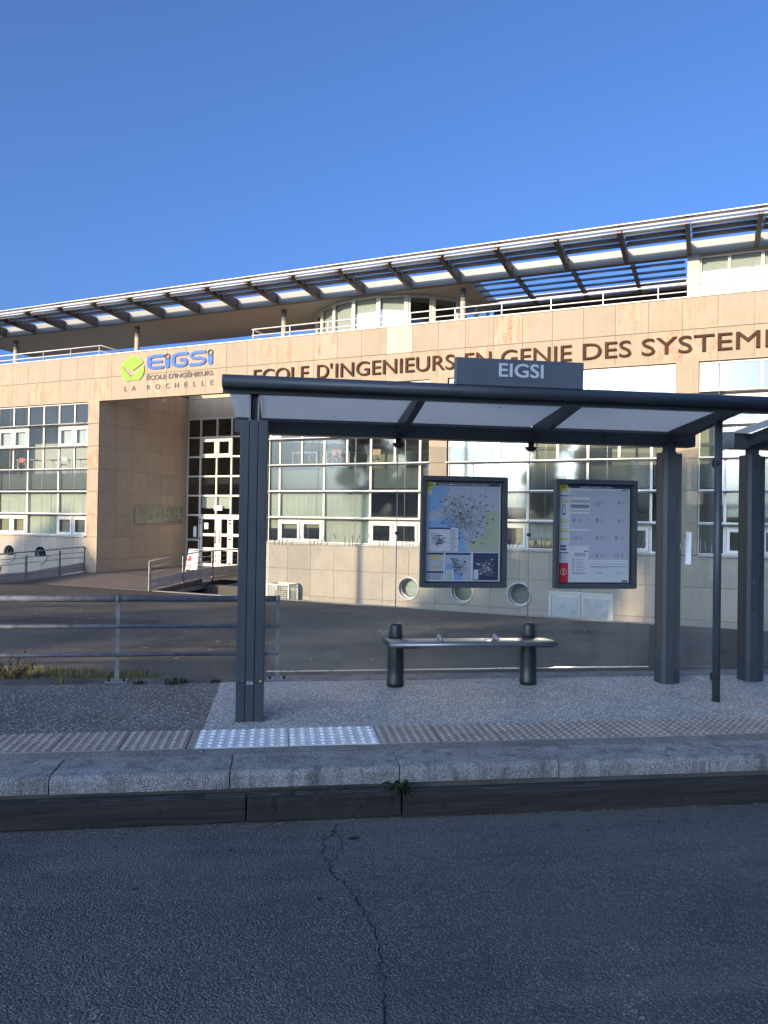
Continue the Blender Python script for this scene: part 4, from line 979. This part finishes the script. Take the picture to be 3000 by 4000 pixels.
# bench -----------------------------------------------------------------
bn = thing('bench', 'steel slab bench on two dark tapered pedestals under the shelter glass', 'bench', FS, (1.78,7.05,0))
LEGM = M('pedestal_black', (.022,.024,.026), .4, 0, .1)
for s_ in (1.117,2.446):
    MB().lathe([(.084,0),(.084,.045),(.080,.05),(.081,.2),(.074,.40),(.066,.44)], (s_,7.08,0), 22).build('leg', LEGM, bn)
    MB().lathe([(.066,.455),(.064,.49),(.058,.58),(.050,.60),(.0,.604)], (s_,7.08,0), 22).build('leg_cap', LEGM, bn)
    MB().box(s_-.02,s_+.16,6.80,7.0,.405,.428).build('seat_bracket', PAINT, bn)
seatp = [(6.72,.438),(6.735,.428),(7.02,.430),(7.035,.445),(7.03,.462),(6.95,.468),(6.85,.474),(6.77,.476),(6.73,.468),(6.715,.452)]
MB().prism(seatp, lambda u, v, e: (e, u, v), .995, 2.60, True).build('seat', BRUSHED, bn)
for a, b_ in ((.985,.996),(2.599,2.61)): MB().prism([(6.715,.430),(7.03,.428),(7.03,.470),(6.9,.480),(6.76,.482),(6.71,.462)], lambda u, v, e: (e, u, v), a, b_).build('seat_end', PAINT, bn)
for s_ in (1.50,2.045):
    MB().lathe([(.0,.470),(.030,.470),(.034,.49),(.026,.515),(.012,.525),(.0,.527)], (s_,6.86,0), 14, .75, 2.4).build('divider', BRUSHED, bn)

# display cases -----------------------------------------------------------
def case(s0, s1, z0, z1, label):
    t = thing('display_case', label, 'poster case', FS, ((s0+s1)/2, 7.06, z0), 'poster cases on the shelter glass')
    fw = .042
    b = MB().box(s0,s0+fw,7.035,7.11,z0,z1).box(s1-fw,s1,7.035,7.11,z0,z1).box(s0+fw,s1-fw,7.035,7.11,z0,z0+fw).box(s0+fw,s1-fw,7.035,7.11,z1-fw,z1)
    b.build('frame', PAINT, t, bevel=.004)
    MB().box(s0+.01,s1-.01,7.09,7.105,z0+.01,z1-.01).build('backing', RUBBER, t)
    MB().quad((s0+fw,7.05,z0+fw),(s1-fw,7.05,z0+fw),(s1-fw,7.05,z1-fw),(s0+fw,7.05,z1-fw)).build('cover_glass', CASEGL, t)
    return t, (s0+fw, s1-fw, z0+fw, z1-fw)
class Print:
    """flat print: shapes on the poster in 0..1 coordinates, one mesh per ink"""
    def __init__(s, t, box, w=1.0, h=1.0): s.t = t; s.b = box; s.m = {}; s.k = 0
    def P(s, u, v, lay): a, b_, c, d = s.b; return (a+(b_-a)*u, 7.0885-.00035*lay, d-(d-c)*v)
    def mb(s, mt): return s.m.setdefault(mt.name, (MB(), mt))[0]
    def rect(s, u0, v0, u1, v1, mt, lay): s.mb(mt).add([s.P(u0,v0,lay),s.P(u1,v0,lay),s.P(u1,v1,lay),s.P(u0,v1,lay)], [(0,1,2,3)])
    def poly(s, pts, mt, lay): s.mb(mt).add([s.P(u,v,lay) for u, v in pts], [tuple(range(len(pts)))])
    def disc(s, u, v, r, mt, lay, n=18):
        a, b_, c, d = s.b; asp = (b_-a)/(d-c); s.poly([(u+r*math.cos(6.2832*k/n), v+r*asp*math.sin(6.2832*k/n)) for k in range(n)], mt, lay)
    def line(s, pts, w_, mt, lay):
        a, b_, c, d = s.b; asp = (b_-a)/(d-c)
        for (u0,v0),(u1,v1) in zip(pts, pts[1:]):
            dx, dy = (u1-u0), (v1-v0)/asp; L = math.hypot(dx,dy) or 1; px, py = -dy/L*w_/2, dx/L*w_/2*asp
            s.poly([(u0+px,v0+py),(u1+px,v1+py),(u1-px,v1-py),(u0-px,v0-py)], mt, lay+R.random()*.4)
    def text(s, txt, u0, u1, v1, h, mt, lay, bold): p0 = s.P(u0,v1,lay); p1 = s.P(u1,v1,lay); text_words(txt, p0[0], p1[0], p0[2], h, p0[1], s.mb(mt), bold)
    def done(s):
        nm = {'print_white':'poster_sheet'}
        for k, (b, mt) in s.m.items(): b.build(nm.get(k, 'poster_print'), mt, s.t)
def network(P, u0, v0, u1, v1, n, lay, ink, tagink, wd=.004, nt=30, sprd=.07):
    cx_, cy_ = (u0+u1)/2-.02*(u1-u0), v0+(v1-v0)*.52
    for k in range(n):
        a = R.uniform(0,6.28); pts = [(cx_+R.gauss(0,sprd)*(u1-u0), cy_+R.gauss(0,sprd)*(v1-v0))]
        L = R.uniform(.25,.62)
        for j in range(6):
            a += R.gauss(0,.5); u, v = pts[-1]; u += math.cos(a)*L/6*(u1-u0); v += math.sin(a)*L/6*(v1-v0)
            if not (u0+.02 < u < u1-.02 and v0+.02 < v < v1-.02): break
            pts.append((u,v))
        if len(pts) > 1: P.line(pts, wd, ink, lay+1)
    for k in range(nt*6):
        a = R.uniform(0,6.28); r_ = abs(R.gauss(0,.24)); u = cx_+math.cos(a)*r_*(u1-u0); v = cy_+math.sin(a)*r_*(v1-v0)
        if u0+.03 < u < u1-.07 and v0+.02 < v < v1-.03: P.rect(u, v, u+R.uniform(.012,.035), v+.0035, ink, lay+2)
    for k in range(nt):
        u = R.uniform(u0+.03,u1-.08); v = R.uniform(v0+.03,v1-.04); P.rect(u, v, u+.03, v+.009, tagink, lay+3)
# case 1: bus network map
t1, bx1 = case(1.342,2.203,.952,2.032,'framed bus network map with blue sea and yellow badge')
p = Print(t1, bx1)
p.rect(.02,.015,.98,.985,PRINT_W,0); p.rect(.04,.04,.965,.70,PRINT_L,1); p.rect(.14,.018,.97,.048,PRINT_N,2)
p.text("PLAN DU RÉSEAU DE BUS DU LUNDI AU SAMEDI", .17,.82,.042,.017,PRINT_W,3,.02)
p.poly([(.04,.06),(.33,.06),(.26,.16),(.20,.20),(.22,.26),(.10,.30),(.04,.33)], PRINT_BL, 2)
p.poly([(.04,.39),(.12,.40),(.22,.37),(.36,.36),(.38,.42),(.50,.50),(.52,.58),(.55,.70),(.40,.70),(.40,.48),(.04,.48)], PRINT_BL, 2)
p.poly([(.78,.29),(.965,.29),(.965,.69),(.55,.69),(.56,.60),(.70,.56),(.77,.52)], PRINT_G, 2)
network(p,.05,.07,.95,.66,60,3,PRINT_GR,PRINT_N,.0040,46,.14)
network(p,.18,.12,.80,.60,22,3,PRINT_D,PRINT_N,.0034,6,.12)
p.disc(.06,.045,.052,PRINT_Y,8); p.text("yélo",.025,.095,.055,.024,PRINT_D,9,.03); p.disc(.055,.115,.040,PRINT_Y,8); p.disc(.055,.115,.033,PRINT_W,9)
p.rect(.055,.46,.325,.69,PRINT_W,8); p.rect(.055,.46,.325,.475,PRINT_N,9); network(p,.06,.48,.32,.68,26,9,PRINT_GR,PRINT_D,.006,8)
p.rect(.335,.46,.435,.69,PRINT_W,8)
for k in range(24): p.rect(.345,.475+k*.0088,.345+R.uniform(.03,.075),.4785+k*.0088,PRINT_GR,9)
p.rect(.03,.705,.25,.875,PRINT_L,1); p.rect(.03,.705,.25,.725,PRINT_N,2)
for v in (.735,.76,.84): p.rect(.08,v,.21,v+.016,PRINT_Y,3)
p.rect(.03,.885,.25,.975,PRINT_L,1); p.rect(.03,.885,.25,.905,PRINT_N,2)
for k in range(3): p.rect(.10,.92+k*.018,.21,.926+k*.018,PRINT_GR,3); p.disc(.07,.923+k*.018,.008,PRINT_D,3,8)
p.rect(.27,.705,.60,.975,PRINT_BL,1); p.rect(.27,.705,.60,.725,PRINT_N,3); p.poly([(.28,.73),(.59,.73),(.59,.97),(.50,.97),(.46,.86),(.36,.82),(.28,.80)], PRINT_L, 2); network(p,.28,.73,.59,.96,40,3,PRINT_GR,PRINT_N,.004,16)
p.rect(.285,.87,.38,.968,PRINT_W,8)
for k in range(8): p.rect(.30,.88+k*.011,.36,.884+k*.011,PRINT_GR,9)
p.rect(.63,.705,.96,.975,PRINT_N,1); network(p,.64,.73,.95,.96,30,2,PRINT_GR,PRINT_W,.005,9)
p.rect(.64,.87,.70,.965,PRINT_W,6)
p.done()
# case 2: timetable
t2, bx2 = case(2.694,3.556,.947,2.030,'framed timetable poster, mostly blank, with red panel low at one side')
p = Print(t2, bx2)
p.rect(.02,.015,.975,.985,PRINT_W,0); p.rect(.06,.015,.975,.042,PRINT_N,2); p.text("HORAIRES DE PASSAGE A L'ARRET",.30,.73,.036,.015,PRINT_W,3,.02)
p.rect(.16,.06,.965,.755,PRINT_L,1)
p.disc(.08,.03,.055,PRINT_Y,8); p.text("yélo",.045,.115,.04,.024,PRINT_D,9,.03); p.disc(.15,.065,.040,PRINT_Y,8); p.disc(.15,.065,.033,PRINT_W,9)
p.rect(.02,.115,.15,.125,PRINT_N,3); p.text("Téléchargez",.03,.14,.165,.012,PRINT_GR,3,.0)
for v, wv in ((.172,.017),(.355,.010),(.375,.012),(.448,.010),(.470,.014),(.545,.018)): p.rect(.03,v,.14,v+wv,PRINT_Y,3)
p.poly([(.055,.215),(.095,.205),(.105,.305),(.065,.315)],PRINT_D,3); p.poly([(.062,.223),(.09,.216),(.097,.290),(.070,.297)],PRINT_W,4)
for v in (.615,.645): p.rect(.04,v,.12,v+.02,PRINT_N,3)
p.rect(.02,.685,.15,.695,PRINT_N,3); p.rect(.02,.79,.148,.985,PRINT_R,2); p.disc(.085,.88,.042,PRINT_W,3); p.disc(.085,.88,.036,PRINT_R,4); p.text("!",.079,.091,.905,.045,PRINT_W,5,.03)
for k in range(4): p.rect(.06,.712+k*.018,.13,.716+k*.018,PRINT_GR,3); p.disc(.04,.714+k*.018,.008,PRINT_D,3,8)
p.rect(.17,.13,.43,.26,PRINT_W,3); p.rect(.175,.16,.42,.185,PRINT_GR,4); p.rect(.175,.205,.42,.242,PRINT_GR,4)
for k in range(18): p.rect(.18+k*.013,.165,.187+k*.013,.18,PRINT_W,5); 
for v in (.28,.45,.62): p.rect(.165,v,.43,v+.022,PRINT_W,3); p.rect(.165,v+.022,.43,v+.025,PRINT_GR,3)
for gu in (.22,.52,.80):
    for gv in (.16,.34,.51,.69):
        if gu < .3 and gv in (.16,.69): continue
        for q in range(3): u = gu+R.uniform(-.02,.03); v = gv+R.uniform(0,.02); p.rect(u,v,u+.012,v+R.uniform(.02,.045),PRINT_GR,4)
        for q in range(3): p.rect(gu+.06,gv+.01+q*.011,gu+.06+R.uniform(.03,.06),gv+.014+q*.011,PRINT_GR,4)
p.poly([(.155,.645),(.42,.64),(.425,.915),(.17,.925)],PRINT_W,6)
for q in range(4): p.disc(.215,.765+q*.033,.016,PRINT_D,7,12); p.disc(.215,.765+q*.033,.011,PRINT_W,8,12); p.rect(.25,.755+q*.033,.36,.759+q*.033,PRINT_GR,7); p.rect(.25,.768+q*.033,.34,.772+q*.033,PRINT_GR,7)
for q in range(3): p.rect(.23,.69+q*.013,.38,.697+q*.013,PRINT_GR,7)
p.rect(.20,.89,.38,.897,PRINT_D,7); p.rect(.36,.668,.41,.678,PRINT_N,7)
p.rect(.16,.80,.97,.803,PRINT_GR,2); p.rect(.44,.825,.69,.829,PRINT_N,2); p.rect(.70,.825,.96,.829,PRINT_N,2); p.rect(.44,.835,.69,.838,PRINT_GR,2)
for u in (.52,.79):
    for q in range(2): p.rect(u,.885+q*.01,u+.10,.888+q*.01,PRINT_GR,2)
p.rect(.88,.965,.955,.98,PRINT_N,2); p.rect(.87,.05,.94,.06,PRINT_N,3)
p.done()
# folded paper taped on the end pane
pp = MB()
pp.add([(3.915,6.655,1.525),(3.917,6.755,1.530),(3.914,6.775,1.215),(3.905,6.645,1.215),(3.88,6.70,1.215),(3.91,6.70,1.53)], [(0,5,4,3),(5,1,2,4)])
po = pp.build('folded_notice', PAPER, frame=FS); tag(po, 'folded white paper notice taped to the glass end pane beside the pole', 'paper')

# ================================================================== STREET RAILING
rl = thing('street_railing', 'grey three-bar tubular railing along the back of the pavement', 'railing', FS, (-1.54,7.43,0))
for z_, r_ in ((.80,.031),(.535,.021),(.262,.020)):
    MB().tube((-6.2,7.43,z_+.0),(-.005,7.43,z_+.0),r_,n=14).build('rail', GALV_RAIL, rl)
for s_ in (-.015,-1.54,-3.06,-4.58,-6.1):
    po_ = MB().prism([(s_-.022,.004),(s_+.022,.004),(s_+.016,.80),(s_-.016,.80)], lambda u, v, e: (u, e, v), 7.424, 7.436).build('post', GALV_RAIL, rl)
    MB().tube((s_-.018,7.43,.80),(s_+.018,7.43,.80),.036,n=14).build('collar', GALV_RAIL, po_)
    MB().box(s_-.10,s_+.10,7.36,7.50,.004,.014).build('base_plate', GALV, po_)
    for a in (-.07,.07): MB().lathe([(0,.014),(.016,.014),(.016,.030),(.009,.034),(.009,.045),(0,.046)], (s_+a,7.40,0), 8).build('anchor_bolt', RUBBER, po_)

# ================================================================== SMALL VEGETATION AND LITTER
def blades(b, x, y, z, n, hmin, hmax, spread, wd=.004, lean=.5):
    for k in range(n):
        a = R.uniform(0,6.28); r_ = spread*math.sqrt(R.random()); bx_, by_ = x+r_*math.cos(a), y+r_*math.sin(a); h = R.uniform(hmin,hmax); a2 = R.uniform(0,6.28); l_ = h*lean*R.random()
        dx, dy = math.cos(a2+1.57)*wd, math.sin(a2+1.57)*wd
        mx, my, mz = bx_+math.cos(a2)*l_*.35, by_+math.sin(a2)*l_*.35, z+h*.6
        b.add([(bx_-dx,by_-dy,z),(bx_+dx,by_+dy,z),(mx+dx*.8,my+dy*.8,mz),(mx-dx*.8,my-dy*.8,mz),(bx_+math.cos(a2)*l_,by_+math.sin(a2)*l_,z+h)], [(0,1,2,3),(3,2,4)])
gb = MB()
for k in range(900):
    s_ = R.uniform(-4.6,-1.25); dmax = 8.0+.55*max(0,min(1,(-s_-1.2)/1.4)); d_ = R.uniform(7.60,dmax)
    P0 = ss*s_+sdv*d_; blades(gb, P0.x, P0.y, yard_z(P0)-.01, 5, .03, .085, .05, .0035, .9)
gr_ = gb.build('grass', GRASSM); tag(gr_, 'dry yellow green grass strip behind the street railing', 'grass', kind='stuff')
vb = MB()
for i in range(16):
    s_ = -4.8+3.75*i/15
    for j in range(3):
        d_ = 7.61+(.12+.42*max(0,min(1,(-s_-1.1)/1.2)))*j/2; P0 = ss*s_+sdv*d_; vb.v.append((P0.x,P0.y,yard_z(P0)+.014-.012*(j == 2)))
vb.add([], []); vb.f += [(i*3+j,(i+1)*3+j,(i+1)*3+j+1,i*3+j+1) for i in range(15) for j in range(2)]; vb.sm += [True]*30
vg = vb.build('verge', M('verge_soil',(.085,.08,.03),.95,0,.4,20,.5,60)); vg['kind'] = 'structure'
def shrub(s_, d_, label):
    b = MB(); P0 = ss*s_+sdv*d_; z = yard_z(P0)
    for k in range(60):
        a = R.uniform(0,6.28); L = R.uniform(.12,.34); tip = (P0.x+math.cos(a)*L*.8, P0.y+math.sin(a)*L*.6, z+L*R.uniform(.35,.95)); b.tube((P0.x+R.uniform(-.05,.05),P0.y,z),tip,.003,.0015,n=4,caps=False)
        for q in range(4): t = R.uniform(.3,1); blades(b, P0.x+(tip[0]-P0.x)*t, P0.y+(tip[1]-P0.y)*t, z+(tip[2]-z)*t, 1, .02, .045, .01, .006, .9)
    o = b.build('dry_shrub', DRY); tag(o, label, 'shrub')
shrub(-2.62,7.75,'dry twiggy shrub at the left edge behind the railing')
def tuft(s_, d_, z, n, h, spread, label, mt=WEED, wd=.005, name='weed'):
    b = MB(); P0 = ss*s_+sdv*d_; blades(b, P0.x, P0.y, z, n, h*.4, h, spread, wd, .8); o = b.build(name, mt); tag(o, label, 'weed')
tuft(-2.02,7.36,.003,14,.10,.03,'small upright green grass tuft at the pavement edge, left of the railing post',GRASSM)
tuft(-.98,7.36,.0,170,.04,.11,'low dark weed mat at the pavement edge between railing post and pillar',WEED,.007)
tuft(-1.33,7.34,.0,60,.04,.05,'small weed clump right beside the railing base plate',WEED,.006)
tuft(-.60,7.36,.0,50,.03,.05,'tiny weed at the corner of the pale paving',WEED,.006)
# broad-leaved weed growing out of the kerb joint
wb = MB(); wc = ss*.795+sdv*4.70
for k in range(26):
    a = R.uniform(3.3,6.1) if R.random() < .7 else R.uniform(0,6.28); L = R.uniform(.05,.13); el = R.uniform(-.7,.9)
    d3 = Vector((math.cos(a)*math.cos(el), math.sin(a)*math.cos(el), math.sin(el))); sd3 = d3.cross(Vector((0,0,1))).normalized()*R.uniform(.008,.016); o3 = Vector((wc.x+R.uniform(-.05,.05), wc.y+R.uniform(-.03,.02), -.11+R.uniform(-.03,.03)))
    m3 = o3+d3*L*.5+Vector((0,0,.012)); t3 = o3+d3*L-Vector((0,0,.02))
    wb.add([o3, m3-sd3, t3, m3+sd3], [(0,1,2),(0,2,3)])
wo_ = wb.build('kerb_weed', WEED); tag(wo_, 'leafy green weed growing from the kerb joint above the timber', 'weed')
lb = MB()
def flake(b, x, y, z, l_, w_, a, tilt=.0):
    c_, s_ = math.cos(a), math.sin(a); b.add([(x+l_*c_,y+l_*s_,z+tilt),(x-w_*s_,y+w_*c_,z+.002),(x-l_*c_,y-l_*s_,z),(x+w_*s_,y-w_*c_,z+.001)], [(0,1,2,3)])
for k in range(650):
    s_ = R.uniform(-2.6,4.2); q = abs(R.gauss(0,.035))*(1.5 if s_ < 0 else .9); P0 = ss*s_+sdv*(4.64-q); flake(lb, P0.x, P0.y, ROAD_Z+.005+R.uniform(0,.006), R.uniform(.004,.022), R.uniform(.001,.004), R.gauss(YAW,.7), R.uniform(0,.008))
lo = lb.build('litter', LITTER); tag(lo, 'dry stalks and leaf crumbs along the foot of the timber beams', 'litter', kind='stuff')
lb = MB()
for k in range(420):
    u = R.uniform(-14,7); v = R.uniform(8.6,20); P0 = Vector((u,v,0))
    if P0.dot(sdv) < 8.0 or (P0-B0).dot(bd) > -3.3: continue
    x_, y_, z_ = on_yard(u, v, .008); sz = R.uniform(.02,.05)*(1.6 if R.random() < .15 else 1); flake(lb, x_, y_, z_, sz, sz*.45, R.uniform(0,6.28), .012)
lo = lb.build('leaves', M('pale_fallen_leaf',(.34,.28,.20),.8,0,.3,20)); tag(lo, 'scattered pale fallen leaves on the dark yard', 'leaves', kind='stuff')

# ================================================================== ACROSS THE STREET (behind the viewer): what shades the stop and shows in the windows
cosA, sinA = math.cos(SUN_AZ), math.sin(SUN_AZ)
def at(t, w_): return (cosA*t+sinA*w_, -sinA*t+cosA*w_)          # t across the sunlight, w along it
def tree(t, w_, h, rx, label, n=5200, base=.28, sq=1.0):
    x_, y_ = at(t, w_); o = thing('tree', label, 'tree', FW, (x_,y_,ROAD_Z), 'trees across the street'); z0 = ROAD_Z
    tb_ = MB(); tb_.tube((x_,y_,z0),(x_+.2,y_,z0+h*.45),.28,.16,n=10)
    for k in range(7):
        a = k*.9; zz = z0+h*(.25+.07*k); tb_.tube((x_+.12,y_,zz),(x_+math.cos(a)*rx*.6,y_+math.sin(a)*rx*.6,zz+h*.2),.09,.03,n=6)
    tb_.build('trunk', BARK, o)
    cl = []
    for k in range(34):
        a = R.uniform(0,6.28); q = R.uniform(-1,1); rr_ = math.sqrt(1-q*q)*R.uniform(.55,.95); cl.append((x_+math.cos(a)*rr_*rx, y_+math.sin(a)*rr_*rx, z0+h*(base+(1-base)*.5)+q*h*(1-base)*.5*R.uniform(.7,.92), R.uniform(.28,.45)*rx*sq))
    cb = MB()
    for k in range(n):
        cx_, cy_, cz_, cr = R.choice(cl); v = Vector((R.gauss(0,1),R.gauss(0,1),R.gauss(0,1))).normalized()*cr*R.random()**.4
        c3 = Vector((cx_,cy_,cz_))+v; u = Vector((R.gauss(0,1),R.gauss(0,1),R.gauss(0,1))).normalized(); q = u.orthogonal().normalized(); s_ = R.uniform(.30,.60)
        cb.add([c3-u*s_, c3+q*s_*.6, c3+u*s_, c3-q*s_*.6], [(0,1,2,3)])
    cb.build('crown', LEAF, o)
# apartment block: not in view, added to throw solid shade on the stop
hx, hy = at(2.6, -73)
ho = thing('shade_apartment_block', 'unseen apartment block added behind the viewer to shade the stop', 'building', Matrix.Translation((hx,hy,ROAD_Z)) @ Matrix.Rotation(-SUN_AZ,4,'Z'), (0,0,0))
MB().box(-9.0,10.5,-6,6,0,18.6).build('wall', RENDER_W, ho)
MB().prism([(-6.6,18.6),(6.6,18.6),(0,21.2)], lambda u, v, e: (e, u, v), -9.3, 10.8).build('roof', TILE_R, ho)
for k in range(6):
    for j in range(6):
        a = -7.4+k*3.2; f_ = MB().box(a-.6,a+.6,6.0,6.06,1+j*2.9,2.5+j*2.9).build('window', WHITE_ALU, ho); MB().quad((a-.5,6.065,1.1+j*2.9),(a+.5,6.065,1.1+j*2.9),(a+.5,6.065,2.4+j*2.9),(a-.5,6.065,2.4+j*2.9)).build('pane', PANE_SP, f_)
tree(-8.6,-66,20.2,3.6,'tall leafy tree beside the apartment block across the street',7000,.08)
tree(-12.2,-66,16.6,2.6,'medium leafy tree across the street',6000,.06)
tree(-32,-64,16.6,4.2,'broad leafy tree across the street, opposite the entrance',6500,.06)
tree(-39,-64,17.2,4.2,'broad leafy tree across the street, farthest along',6500,.06)
lx, ly = at(-16.3,-8)
lm = thing('street_lamp', 'slim street lamp across the street', 'street lamp', FW, (lx,ly,ROAD_Z))
MB().tube((lx,ly,ROAD_Z),(lx,ly,8.2),.15,.10,n=12).build('pole', GALV, lm); MB().lathe([(0,8.2),(.2,8.2),(.24,8.45),(.1,8.6),(0,8.62)], (lx,ly,0), 14).build('lamp_head', GALV, lm)

# hedge and houses, out of view, added to block low sky light
hd = MB()
for k in range(5200):
    s_ = R.uniform(-60,-4); d_ = -13+R.uniform(-.7,.7); z_ = ROAD_Z+R.uniform(0,1)**.7*(2.6+.25*math.sin(s_*1.3)+.2*math.sin(s_*3.1)); P0 = ss*s_+sdv*d_
    u = Vector((R.gauss(0,1),R.gauss(0,1),R.gauss(0,1))).normalized(); q = u.orthogonal().normalized(); c3 = Vector((P0.x,P0.y,z_)); w_ = R.uniform(.12,.28)
    hd.add([c3-u*w_, c3+q*w_*.6, c3+u*w_, c3-q*w_*.6], [(0,1,2,3)])
ho_ = hd.build('hedge', LEAF); tag(ho_, 'unseen leafy hedge added across the street to hold back low sky', 'hedge')
for i, (s_, d_, wd_, dp_, h_, lab) in enumerate(((4.0,-20,11,9,6.2,'unseen two storey house added to block low sky, nearest behind the viewer'),(18.0,-21,12,9,6.6,'unseen two storey house added to block low sky, second along'),(33.0,-20,12,9,6.2,'unseen two storey house added to block low sky, third along'))):
    P0 = ss*s_+sdv*d_
    o = thing('house', lab, 'house', Matrix.Translation((P0.x,P0.y,ROAD_Z)) @ Matrix.Rotation(YAW,4,'Z'), (0,0,0), 'unseen houses added across the street')
    MB().box(-wd_/2,wd_/2,-dp_/2,dp_/2,0,h_).build('wall', RENDER_W, o)
    MB().prism([(-dp_/2-.4,h_),(dp_/2+.4,h_),(0,h_+2.6)], lambda u, v, e: (e, u, v), -wd_/2-.3, wd_/2+.3).build('roof', TILE_R, o)
    for k in range(4):
        for j in range(2):
            a = -wd_/2+1.5+k*(wd_-3)/3; f_ = MB().box(a-.55,a+.55,dp_/2,dp_/2+.05,1+j*2.8,2.4+j*2.8).build('window', WHITE_ALU, o)
            MB().quad((a-.45,dp_/2+.055,1.1+j*2.8),(a+.45,dp_/2+.055,1.1+j*2.8),(a+.45,dp_/2+.055,2.3+j*2.8),(a-.45,dp_/2+.055,2.3+j*2.8)).build('pane', PANE_SP, f_)
